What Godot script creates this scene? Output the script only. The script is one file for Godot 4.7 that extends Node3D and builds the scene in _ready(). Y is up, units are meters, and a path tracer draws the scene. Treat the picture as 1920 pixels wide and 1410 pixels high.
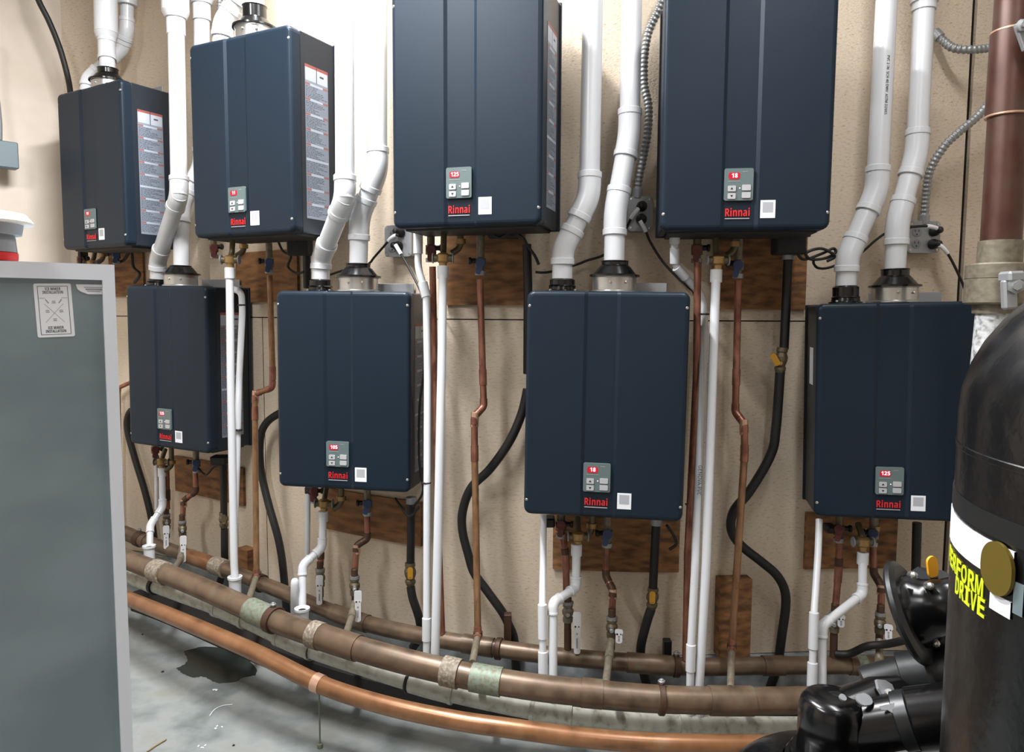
extends Node3D

# ---------------------------------------------------------------- the camera's numbers
const EYE := Vector3(0, 1.35, 0)
const FOCAL := 1400.0                       # in pixels of a 1920 x 1410 frame
var view := Basis(Vector3.RIGHT, deg_to_rad(-4.75)) * Basis(Vector3.BACK, deg_to_rad(0.28))
var M := {}
var taken := {}
const TOP := 3.3

func _ready() -> void:
	stage()
	materials()
	room()
	lamps()
	heaters()
	manifolds()
	vents()
	small_drains()
	copper_runs()
	gas_lines()
	under_fittings()
	electrics()
	cabinet()
	right_side()
	floor_bits()

func stage() -> void:
	var cam := Camera3D.new()
	cam.name = "camera"
	cam.transform = Transform3D(view, EYE)
	cam.fov = rad_to_deg(2.0 * atan(705.0 / FOCAL))
	cam.near = 0.05
	add_child(cam)
	var e := Environment.new()
	e.background_mode = Environment.BG_COLOR
	e.background_color = Color(0.02, 0.02, 0.02)
	e.tonemap_mode = Environment.TONE_MAPPER_LINEAR
	e.tonemap_exposure = 1.12
	e.sdfgi_enabled = true
	e.ssao_enabled = true
	e.ssil_enabled = true
	var w := WorldEnvironment.new()
	w.name = "world_environment"
	w.environment = e
	add_child(w)

# fluorescent strip fixtures, the last two added as fill: x, z and length of each, all running away from the back wall
func lamps() -> void:
	strip_light(Vector3(-0.72, 3.1, -1.95), 1.2, 13.0, "white fluorescent strip light on the ceiling above the second upper heater")
	strip_light(Vector3(0.82, 3.1, -1.35), 1.2, 2.6, "white fluorescent strip light on the ceiling above the right upper heater")
	strip_light(Vector3(-1.55, 3.1, -0.5), 1.2, 6.2, "added white fill strip light on the ceiling behind the metal cabinet")  # added fill, brightens the left wall and the corner heaters
	strip_light(Vector3(0.6, 3.1, 0.6), 1.2, 1.5, "added white fill strip light on the ceiling over the aisle")  # added fill out of view, lifts the fronts from behind the camera

func strip_light(at: Vector3, length: float, energy: float, label: String) -> void:
	var o := thing("strip_light", label, "light", at, "ceiling strip lights")
	var st := begin()
	box(st, at + Vector3(0, 0.13, 0), Vector3(0.1, 0.14, length + 0.04))
	obj("housing", st, M.white_metal, o)
	st = begin()
	box(st, at + Vector3(0, 0.04, 0), Vector3(0.11, 0.04, length))
	obj("lamp_tube", st, M.lamp, o)
	var l := AreaLight3D.new()
	l.name = "lamp_glow"
	l.area_size = Vector2(0.1, length)
	l.light_energy = energy
	l.light_color = Color(0.985, 0.99, 1.0)
	l.shadow_enabled = true
	l.rotation = Vector3(-PI / 2, 0, 0)
	l.position = Vector3(0, 0.015, 0)
	o.add_child(l, true)

# ---------------------------------------------------------------- wall curve and pixel rays
func zw(x: float) -> float:
	var c := clampf(x, -2.2, 1.25)
	return -2.57 + 0.2601 * c - 0.2951 * c * c + 0.0177 * c * c * c + 0.0475 * c * c * c * c

func slope(x: float) -> float:
	return (zw(x + 0.01) - zw(x - 0.01)) / 0.02

func wall_n(x: float) -> Vector3:
	return Vector3(-slope(x), 0, 1).normalized()

func ray(p: Vector2) -> Vector3:
	return (view * Vector3((p.x - 960.0) / FOCAL, (705.0 - p.y) / FOCAL, -1.0)).normalized()

func gap(q: Vector3) -> float:
	return (q.z - zw(q.x)) / sqrt(1.0 + pow(slope(q.x), 2.0))

# the point of the ray through a pixel that stands `off` metres before the back wall
func on(p: Vector2, off: float) -> Vector3:
	var d := ray(p)
	var a := 0.3
	var b := 6.0
	for i in 40:
		var m := (a + b) / 2.0
		if gap(EYE + d * m) > off: a = m
		else: b = m
	return EYE + d * a

func deep(x: float, y: float, z: float) -> Vector3:
	var d := ray(Vector2(x, y))
	return EYE + d * (z / -d.z)

# "x,y,off x,y,off ..." -> points; off carries over when it is left out
func P(text: String, off := 0.15) -> PackedVector3Array:
	var out := PackedVector3Array()
	for w in text.split(" ", false):
		var n := w.split(",")
		if n.size() > 2: off = float(n[2])
		out.append(on(Vector2(float(n[0]), float(n[1])), off))
	return out

# ---------------------------------------------------------------- mesh helpers
func begin() -> SurfaceTool:
	var st := SurfaceTool.new()
	st.begin(Mesh.PRIMITIVE_TRIANGLES)
	return st

func tri(st: SurfaceTool, a: Vector3, b: Vector3, c: Vector3, na: Vector3, nb: Vector3, nc: Vector3) -> void:
	var g := (b - a).cross(c - a)
	if g.length_squared() < 1e-18: return
	if g.dot(na + nb + nc) > 0.0:
		var t := b
		b = c
		c = t
		t = nb
		nb = nc
		nc = t
	st.set_normal(na)
	st.add_vertex(a)
	st.set_normal(nb)
	st.add_vertex(b)
	st.set_normal(nc)
	st.add_vertex(c)

func quad(st: SurfaceTool, a: Vector3, b: Vector3, c: Vector3, d: Vector3, n: Vector3) -> void:
	tri(st, a, b, c, n, n, n)
	tri(st, a, c, d, n, n, n)

# a quad that faces away from a point inside
func face(st: SurfaceTool, a: Vector3, b: Vector3, c: Vector3, d: Vector3, inside: Vector3) -> void:
	var n := (c - a).cross(d - b).normalized()
	if n.dot((a + b + c + d) / 4.0 - inside) < 0.0: n = -n
	quad(st, a, b, c, d, n)

# chamfered box, given by its centre, size and axes
func box(st: SurfaceTool, c: Vector3, s: Vector3, B := Basis.IDENTITY, ch := 0.0) -> void:
	var h := s / 2.0
	ch = minf(ch if ch > 0.0 else 0.002, minf(h.x, minf(h.y, h.z)) * 0.45)
	var cor := func(sx: float, sy: float, sz: float, axis: int) -> Vector3:
		var v := Vector3(sx * (h.x - ch), sy * (h.y - ch), sz * (h.z - ch))
		v[axis] = [sx * h.x, sy * h.y, sz * h.z][axis]
		return c + B * v
	for s1 in [-1.0, 1.0]:
		quad(st, cor.call(s1, -1.0, -1.0, 0), cor.call(s1, 1.0, -1.0, 0), cor.call(s1, 1.0, 1.0, 0), cor.call(s1, -1.0, 1.0, 0), B * Vector3(s1, 0, 0))
		quad(st, cor.call(-1.0, s1, -1.0, 1), cor.call(1.0, s1, -1.0, 1), cor.call(1.0, s1, 1.0, 1), cor.call(-1.0, s1, 1.0, 1), B * Vector3(0, s1, 0))
		quad(st, cor.call(-1.0, -1.0, s1, 2), cor.call(1.0, -1.0, s1, 2), cor.call(1.0, 1.0, s1, 2), cor.call(-1.0, 1.0, s1, 2), B * Vector3(0, 0, s1))
		for s2 in [-1.0, 1.0]:
			face(st, cor.call(s1, s2, -1.0, 0), cor.call(s1, s2, 1.0, 0), cor.call(s1, s2, 1.0, 1), cor.call(s1, s2, -1.0, 1), c)
			face(st, cor.call(s1, -1.0, s2, 0), cor.call(s1, 1.0, s2, 0), cor.call(s1, 1.0, s2, 2), cor.call(s1, -1.0, s2, 2), c)
			face(st, cor.call(-1.0, s1, s2, 1), cor.call(1.0, s1, s2, 1), cor.call(1.0, s1, s2, 2), cor.call(-1.0, s1, s2, 2), c)
			for s3 in [-1.0, 1.0]:
				var n := B * Vector3(s1, s2, s3).normalized()
				tri(st, cor.call(s1, s2, s3, 0), cor.call(s1, s2, s3, 1), cor.call(s1, s2, s3, 2), n, n, n)

# axes with y along d
func along(d: Vector3, near := Vector3.BACK) -> Basis:
	var y := d.normalized()
	if absf(y.dot(near)) > 0.97: near = Vector3.UP if absf(y.y) < 0.9 else Vector3.RIGHT
	var z := (near - y * near.dot(y)).normalized()
	return Basis(y.cross(z), y, z)

# revolve (radius, height) points about the axis from `at` along `dir`
func lathe(st: SurfaceTool, at: Vector3, dir: Vector3, prof: Array, n := 20, smooth := false) -> void:
	var B := along(dir)
	var nor: Array[Vector2] = []
	for i in prof.size() - 1:
		var d: Vector2 = prof[i + 1] - prof[i]
		nor.append(Vector2(d.y, -d.x).normalized())
	for i in prof.size() - 1:
		var p: Vector2 = prof[i]
		var q: Vector2 = prof[i + 1]
		var n0 := nor[i]
		var n1 := nor[i]
		if smooth:
			if i > 0: n0 = (nor[i] + nor[i - 1]).normalized()
			if i < nor.size() - 1: n1 = (nor[i] + nor[i + 1]).normalized()
		for k in n:
			var u := TAU * k / n
			var v := TAU * (k + 1) / n
			var cu := Vector3(cos(u), 0, sin(u))
			var cv := Vector3(cos(v), 0, sin(v))
			var a := at + B * (cu * p.x + Vector3(0, p.y, 0))
			var b := at + B * (cv * p.x + Vector3(0, p.y, 0))
			var c := at + B * (cv * q.x + Vector3(0, q.y, 0))
			var d := at + B * (cu * q.x + Vector3(0, q.y, 0))
			var na := B * (cu * n0.x + Vector3(0, n0.y, 0))
			var nb := B * (cv * n0.x + Vector3(0, n0.y, 0))
			var nc := B * (cv * n1.x + Vector3(0, n1.y, 0))
			var nd := B * (cu * n1.x + Vector3(0, n1.y, 0))
			tri(st, a, b, c, na, nb, nc)
			tri(st, a, c, d, na, nc, nd)

func drum(st: SurfaceTool, a: Vector3, b: Vector3, r: float, n := 18, r2 := -1.0) -> void:
	var L := a.distance_to(b)
	if r2 < 0.0: r2 = r
	var e := minf(0.0015, minf(L * 0.3, r * 0.3))
	lathe(st, a, b - a, [Vector2(0, 0), Vector2(r - e, 0), Vector2(r, e), Vector2(r2, L - e), Vector2(r2 - e, L), Vector2(0, L)], n)

# rounded bends at the inner points of a polyline
func fillet(pts: PackedVector3Array, rad: float) -> PackedVector3Array:
	var out := PackedVector3Array([pts[0]])
	for i in range(1, pts.size() - 1):
		var a := pts[i - 1]
		var b := pts[i]
		var c := pts[i + 1]
		var r := minf(rad, minf(a.distance_to(b), b.distance_to(c)) * 0.48)
		var p := b + (a - b).normalized() * r
		var q := b + (c - b).normalized() * r
		for k in 7:
			var t := k / 6.0
			out.append(p.lerp(b, t).lerp(b.lerp(q, t), t))
	out.append(pts[pts.size() - 1])
	return out

func curve(pts: PackedVector3Array, steps := 8) -> PackedVector3Array:
	var out := PackedVector3Array()
	for i in pts.size() - 1:
		var a := pts[maxi(i - 1, 0)]
		var d := pts[mini(i + 2, pts.size() - 1)]
		for k in steps:
			out.append(pts[i].cubic_interpolate(pts[i + 1], a, d, float(k) / steps))
	out.append(pts[pts.size() - 1])
	return out

func tube(st: SurfaceTool, pts: PackedVector3Array, r: float, n := 14, radii := PackedFloat32Array()) -> void:
	var m := pts.size()
	var rings := []
	var x := Vector3.ZERO
	for i in m:
		var t := (pts[mini(i + 1, m - 1)] - pts[maxi(i - 1, 0)]).normalized()
		if i == 0:
			x = along(t).x
		x = (x - t * x.dot(t)).normalized()
		var y := t.cross(x)
		var rr := radii[i] if radii.size() else r
		var ring := []
		for k in n:
			var u := TAU * k / n
			var d := x * cos(u) + y * sin(u)
			var nn := d
			if radii.size():
				var i0 := maxi(i - 1, 0)
				var i1 := mini(i + 1, m - 1)
				nn = (d - t * ((radii[i1] - radii[i0]) / maxf(pts[i0].distance_to(pts[i1]), 1e-6))).normalized()
			ring.append([pts[i] + d * rr, nn])
		rings.append(ring)
	for i in m - 1:
		for k in n:
			var a = rings[i][k]
			var b = rings[i][(k + 1) % n]
			var c = rings[i + 1][(k + 1) % n]
			var d = rings[i + 1][k]
			tri(st, a[0], b[0], c[0], a[1], b[1], c[1])
			tri(st, a[0], c[0], d[0], a[1], c[1], d[1])
	for e in [0, m - 1]:
		var t := (pts[1] - pts[0]).normalized() * -1.0 if e == 0 else (pts[m - 1] - pts[m - 2]).normalized()
		for k in n:
			tri(st, pts[e], rings[e][k][0], rings[e][(k + 1) % n][0], t, t, t)

# flat plate: outline in the plane of B's x and y about c, thickness along z
func plate(st: SurfaceTool, c: Vector3, B: Basis, outline: PackedVector2Array, thick: float) -> void:
	var f := func(p: Vector2, z: float) -> Vector3: return c + B * Vector3(p.x, p.y, z)
	var tr := Geometry2D.triangulate_polygon(outline)
	for i in range(0, tr.size(), 3):
		for z in [-thick / 2.0, thick / 2.0]:
			var n: Vector3 = B.z * signf(z)
			tri(st, f.call(outline[tr[i]], z), f.call(outline[tr[i + 1]], z), f.call(outline[tr[i + 2]], z), n, n, n)
	for i in outline.size():
		var a := outline[i]
		var b := outline[(i + 1) % outline.size()]
		var n2 := Vector2(b.y - a.y, a.x - b.x).normalized()
		if Geometry2D.is_polygon_clockwise(outline): n2 = -n2
		quad(st, f.call(a, -thick / 2.0), f.call(b, -thick / 2.0), f.call(b, thick / 2.0), f.call(a, thick / 2.0), B * Vector3(n2.x, n2.y, 0))

func rounded(w: float, h: float, r: float, n := 4) -> PackedVector2Array:
	var out := PackedVector2Array()
	for q in 4:
		var cx := (w / 2.0 - r) * (1.0 if q in [0, 3] else -1.0)
		var cy := (h / 2.0 - r) * (1.0 if q in [0, 1] else -1.0)
		for k in n + 1:
			var u := PI / 2.0 * (q + float(k) / n)
			out.append(Vector2(cx + cos(u) * r, cy + sin(u) * r))
	return out

# ---------------------------------------------------------------- things, parts
func numbered(called: String) -> String:
	taken[called] = taken.get(called, -1) + 1
	return called if taken[called] == 0 else "%s_%03d" % [called, taken[called]]

func thing(called: String, label: String, category: String, at := Vector3.ZERO, group := "") -> Node3D:
	var o := Node3D.new()
	o.name = numbered(called)
	o.position = at
	o.set_meta("label", label)
	o.set_meta("category", category)
	if group: o.set_meta("group", group)
	add_child(o)
	return o

# parts are modelled in world coordinates, so they are set back by their parents' places; local = true for parts modelled in the thing's own axes
func obj(called: String, st: SurfaceTool, m: Material, parent: Node3D = self, local := false) -> MeshInstance3D:
	var o := MeshInstance3D.new()
	o.mesh = st.commit()
	o.material_override = m
	o.name = called if parent != self else numbered(called)
	if not local:
		var q := parent
		while q and q != self:
			o.position -= q.position
			q = q.get_parent() as Node3D
	parent.add_child(o, true)
	return o

func tag(o: Node3D, label: String, category: String, group := "") -> Node3D:
	o.set_meta("label", label)
	o.set_meta("category", category)
	if group: o.set_meta("group", group)
	return o

func struct(called: String, st: SurfaceTool, m: Material) -> MeshInstance3D:
	var o := obj(called, st, m)
	o.set_meta("kind", "structure")
	return o

func letters(called: String, text: String, height: float, m: Material, parent: Node3D, at: Transform3D, font := "Droid Sans", bold := 400, wide := 0.0) -> MeshInstance3D:
	var f := SystemFont.new()
	f.font_names = PackedStringArray([font])
	f.font_weight = bold
	var t := TextMesh.new()
	t.font = f
	t.text = text
	t.font_size = 48
	t.pixel_size = height / 34.5
	t.depth = 0.0006
	t.curve_step = 1.0
	var o := MeshInstance3D.new()
	o.mesh = t
	o.material_override = m
	o.name = called
	var w := t.get_aabb().size.x
	if wide > 0.0 and w > 0.0: at.basis = at.basis * Basis.from_scale(Vector3(wide / w, 1, 1))
	o.transform = at
	parent.add_child(o, true)
	return o

# ---------------------------------------------------------------- materials
func plain(c: Color, rough := 0.6, metal := 0.0, spec := 0.5) -> StandardMaterial3D:
	var m := StandardMaterial3D.new()
	m.albedo_color = c
	m.roughness = rough
	m.metallic = metal
	m.metallic_specular = spec
	return m

func noise(freq: float, seed_: int, colors: Array, stops: Array, size := 512, stretch := Vector3.ONE, oct := 5) -> NoiseTexture2D:
	var n := FastNoiseLite.new()
	n.seed = seed_
	n.frequency = freq
	n.fractal_octaves = oct
	var t := NoiseTexture2D.new()
	t.width = size
	t.height = size
	t.seamless = true
	t.noise = n
	if colors.size():
		var g := Gradient.new()
		g.offsets = PackedFloat32Array(stops)
		g.colors = PackedColorArray(colors)
		t.color_ramp = g
	return t

func bumpy(freq: float, seed_: int, strength: float, size := 512) -> NoiseTexture2D:
	var t := noise(freq, seed_, [], [], size)
	t.as_normal_map = true
	t.bump_strength = strength
	return t

func mapped(tex: Texture2D, scale: Vector3, rough := 0.6, metal := 0.0, normal: Texture2D = null, depth := 1.0) -> StandardMaterial3D:
	var m := plain(Color.WHITE, rough, metal)
	m.albedo_texture = tex
	m.uv1_triplanar = true
	m.uv1_world_triplanar = true
	m.uv1_scale = scale
	if normal:
		m.normal_enabled = true
		m.normal_texture = normal
		m.normal_scale = depth
	return m

func materials() -> void:
	M.wall = mapped(noise(0.035, 3, [Color(0.60, 0.52, 0.43), Color(0.755, 0.69, 0.605), Color(0.785, 0.725, 0.645), Color(0.80, 0.74, 0.665)], [0.12, 0.24, 0.5, 1.0], 1024), Vector3(1.3, 3.2, 1.3), 0.62, 0.0, bumpy(0.06, 8, 5.0, 1024), 0.35)
	var wn: StandardMaterial3D = M.wall
	wn.detail_enabled = false
	M.smooth_wall = mapped(noise(0.01, 4, [Color(0.80, 0.75, 0.69), Color(0.85, 0.80, 0.745)], [0.2, 0.8]), Vector3(0.8, 0.8, 0.8), 0.7)
	M.ceiling = plain(Color(0.82, 0.8, 0.77), 0.8)
	M.gap_dark = plain(Color(0.1, 0.07, 0.05), 0.9)
	M.concrete = mapped(noise(0.008, 11, [Color(0.52, 0.54, 0.53), Color(0.63, 0.65, 0.645), Color(0.69, 0.70, 0.69), Color(0.66, 0.655, 0.62)], [0.15, 0.42, 0.62, 1.0], 1024), Vector3(0.5, 0.5, 0.5), 0.5, 0.0, bumpy(0.05, 2, 2.0), 0.3)
	M.concrete.albedo_color = Color(0.80, 0.81, 0.81)
	M.curb = mapped(noise(0.02, 12, [Color(0.45, 0.47, 0.47), Color(0.62, 0.64, 0.65)], [0.2, 0.8]), Vector3(1, 1, 1), 0.8)
	M.stain = plain(Color(0.20, 0.225, 0.21), 0.2)
	M.wood = mapped(noise(0.012, 21, [Color(0.34, 0.23, 0.14), Color(0.50, 0.35, 0.21), Color(0.60, 0.42, 0.26)], [0.15, 0.5, 0.9]), Vector3(1.5, 5.0, 1.5), 0.75)
	M.shade_dark = plain(Color(0.09, 0.075, 0.06), 0.9)  # near-black, stands in for the deep shade under the pipes
	M.paint = plain(Color(0.10, 0.145, 0.19), 0.4, 0.1, 0.33)
	M.paint.normal_enabled = true
	M.paint.normal_texture = bumpy(0.12, 31, 1.5)
	M.paint.normal_scale = 0.25
	M.paint.uv1_triplanar = true
	M.paint.uv1_scale = Vector3(8, 8, 8)
	M.casing = plain(Color(0.11, 0.14, 0.175), 0.42, 0.1, 0.45)
	M.under = plain(Color(0.09, 0.09, 0.095), 0.6)
	M.panel = plain(Color(0.36, 0.42, 0.42), 0.4)
	M.button = plain(Color(0.68, 0.68, 0.69), 0.45)
	M.red_print = plain(Color(0.80, 0.12, 0.13), 0.5)
	M.grey_print = plain(Color(0.6, 0.58, 0.6), 0.5)
	M.dark_print = plain(Color(0.12, 0.12, 0.13), 0.6)
	M.paper = plain(Color(0.90, 0.91, 0.93), 0.55)
	M.paper_grey = plain(Color(0.66, 0.67, 0.69), 0.6)
	M.screen = plain(Color(0.5, 0.02, 0.08), 0.4)
	M.screen.emission_enabled = true
	M.screen.emission = Color(0.9, 0.05, 0.2)
	M.screen.emission_energy_multiplier = 0.45
	M.digit = plain(Color(1, 0.8, 0.85), 0.4)
	M.digit.emission_enabled = true
	M.digit.emission = Color(1.0, 0.75, 0.8)
	M.digit.emission_energy_multiplier = 1.3
	M.lamp = plain(Color(1, 1, 1), 0.5)
	M.lamp.emission_enabled = true
	M.lamp.emission = Color(1.0, 0.965, 0.91)
	M.lamp.emission_energy_multiplier = 2.0
	M.white_metal = plain(Color(0.85, 0.85, 0.86), 0.4)
	M.pvc = plain(Color(0.80, 0.808, 0.82), 0.3)
	M.pvc_old = mapped(noise(0.02, 41, [Color(0.52, 0.50, 0.44), Color(0.70, 0.69, 0.64), Color(0.76, 0.755, 0.72)], [0.05, 0.4, 0.9]), Vector3(2.5, 2.5, 2.5), 0.5)
	M.copper = mapped(noise(0.02, 51, [Color(0.40, 0.25, 0.20), Color(0.56, 0.37, 0.30), Color(0.64, 0.45, 0.37)], [0.15, 0.5, 0.95]), Vector3(2, 1, 2), 0.36, 0.5)
	M.copper_tan = mapped(noise(0.02, 52, [Color(0.42, 0.30, 0.20), Color(0.55, 0.41, 0.29), Color(0.62, 0.49, 0.37)], [0.15, 0.5, 0.95]), Vector3(2, 1, 2), 0.4, 0.45)
	M.copper_warm = mapped(noise(0.015, 53, [Color(0.50, 0.37, 0.27), Color(0.64, 0.475, 0.345), Color(0.69, 0.53, 0.40), Color(0.74, 0.64, 0.54)], [0.1, 0.42, 0.75, 1.0]), Vector3(1.2, 1.2, 1.2), 0.3, 0.4)
	M.copper_warm.albedo_color = Color(0.85, 0.80, 0.75)
	M.copper_old = mapped(noise(0.014, 54, [Color(0.31, 0.26, 0.21), Color(0.43, 0.36, 0.30), Color(0.47, 0.39, 0.32), Color(0.50, 0.48, 0.42)], [0.1, 0.42, 0.66, 0.95]), Vector3(1.5, 1.5, 1.5), 0.36, 0.35)
	M.copper_old.albedo_color = Color(0.95, 0.94, 0.92)
	M.patina = mapped(noise(0.03, 55, [Color(0.42, 0.40, 0.32), Color(0.50, 0.53, 0.47), Color(0.44, 0.56, 0.52)], [0.2, 0.55, 0.9]), Vector3(4, 4, 4), 0.55, 0.25)
	M.spatter = mapped(noise(0.03, 57, [Color(0.40, 0.40, 0.40), Color(0.72, 0.72, 0.72), Color(0.82, 0.83, 0.84)], [0.2, 0.45, 0.8]), Vector3(3, 3, 3), 0.6)
	M.crust = mapped(noise(0.05, 56, [Color(0.42, 0.36, 0.30), Color(0.52, 0.48, 0.42), Color(0.72, 0.70, 0.65)], [0.2, 0.55, 0.9]), Vector3(3, 3, 3), 0.7, 0.1)
	M.solder = plain(Color(0.82, 0.66, 0.56), 0.3, 0.6)
	M.copper_dark = plain(Color(0.31, 0.225, 0.175), 0.5, 0.4)
	M.brass = plain(Color(0.62, 0.50, 0.32), 0.38, 0.6)
	M.brass_dull = plain(Color(0.40, 0.36, 0.28), 0.45, 0.5)
	M.iron = plain(Color(0.06, 0.06, 0.065), 0.5)
	M.rubber = plain(Color(0.075, 0.073, 0.07), 0.55)
	M.rubber.rim_enabled = true
	M.rubber.rim = 0.2
	M.gloss_black = plain(Color(0.045, 0.045, 0.05), 0.2)
	M.black_plastic = plain(Color(0.09, 0.10, 0.105), 0.35)
	M.tank = plain(Color(0.032, 0.034, 0.039), 0.24)
	M.tank.normal_enabled = true
	M.tank.normal_texture = bumpy(0.015, 61, 3.0)
	M.tank.normal_scale = 0.35
	M.tank.uv1_triplanar = true
	M.tank.uv1_scale = Vector3(3, 3, 3)
	M.steel = plain(Color(0.72, 0.72, 0.71), 0.28, 0.85)
	M.steel_dull = plain(Color(0.58, 0.59, 0.59), 0.42, 0.5)
	M.galv = plain(Color(0.60, 0.61, 0.62), 0.45, 0.4)
	M.bronze = mapped(noise(0.03, 71, [Color(0.40, 0.37, 0.31), Color(0.50, 0.47, 0.41)], [0.2, 0.8]), Vector3(3, 3, 3), 0.5, 0.3)
	M.pipe_brown = mapped(noise(0.015, 72, [Color(0.33, 0.21, 0.18), Color(0.41, 0.28, 0.245), Color(0.42, 0.35, 0.31)], [0.1, 0.5, 0.95]), Vector3(1.5, 1, 1.5), 0.36, 0.35)
	M.pipe_brown.albedo_color = Color(0.78, 0.74, 0.72)
	M.red = plain(Color(0.55, 0.09, 0.10), 0.5)
	M.dark_red = plain(Color(0.36, 0.13, 0.12), 0.5)
	M.blue = plain(Color(0.16, 0.24, 0.40), 0.5)
	M.yellow = plain(Color(0.72, 0.52, 0.12), 0.5)
	M.bright_yellow = plain(Color(0.93, 0.66, 0.10), 0.5)
	M.lime = plain(Color(0.80, 0.86, 0.12), 0.5)
	M.gold = plain(Color(0.42, 0.36, 0.12), 0.4, 0.3)
	M.grey_plastic = plain(Color(0.52, 0.53, 0.54), 0.45)
	M.cabinet = mapped(noise(0.006, 81, [Color(0.44, 0.505, 0.525), Color(0.51, 0.56, 0.585)], [0.25, 0.75]), Vector3(1, 1, 1), 0.42, 0.15)
	M.frame = plain(Color(0.85, 0.865, 0.90), 0.4)
	M.white_plastic = plain(Color(0.92, 0.90, 0.86), 0.4)
	M.orange = plain(Color(0.95, 0.48, 0.14), 0.4)
	M.clear = plain(Color(0.95, 0.93, 0.92, 0.22), 0.05)
	M.clear.transparency = BaseMaterial3D.TRANSPARENCY_ALPHA
	M.straw = plain(Color(0.55, 0.48, 0.33), 0.8)
	M.strap = plain(Color(0.42, 0.45, 0.38), 0.7)

# ---------------------------------------------------------------- the room
# a slab that follows the wall curve between off0 and off1
func wall_slab(st: SurfaceTool, x0: float, x1: float, y0: float, y1: float, off0: float, off1: float) -> void:
	var n := maxi(2, int((x1 - x0) / 0.06))
	var f := func(x: float, y: float, off: float) -> Vector3:
		return Vector3(x, y, zw(x)) + wall_n(x) * off
	for i in n:
		var a := lerpf(x0, x1, float(i) / n)
		var b := lerpf(x0, x1, float(i + 1) / n)
		for s in [[off0, -1.0], [off1, 1.0]]:
			var na: Vector3 = wall_n(a) * s[1]
			var nb: Vector3 = wall_n(b) * s[1]
			tri(st, f.call(a, y0, s[0]), f.call(b, y0, s[0]), f.call(b, y1, s[0]), na, nb, nb)
			tri(st, f.call(a, y0, s[0]), f.call(b, y1, s[0]), f.call(a, y1, s[0]), na, nb, na)
		quad(st, f.call(a, y0, off0), f.call(b, y0, off0), f.call(b, y0, off1), f.call(a, y0, off1), Vector3.DOWN)
		quad(st, f.call(a, y1, off0), f.call(b, y1, off0), f.call(b, y1, off1), f.call(a, y1, off1), Vector3.UP)
	for x in [x0, x1]:
		quad(st, f.call(x, y0, off0), f.call(x, y1, off0), f.call(x, y1, off1), f.call(x, y0, off1), Vector3(-1 if x == x0 else 1, 0, 0))

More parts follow.
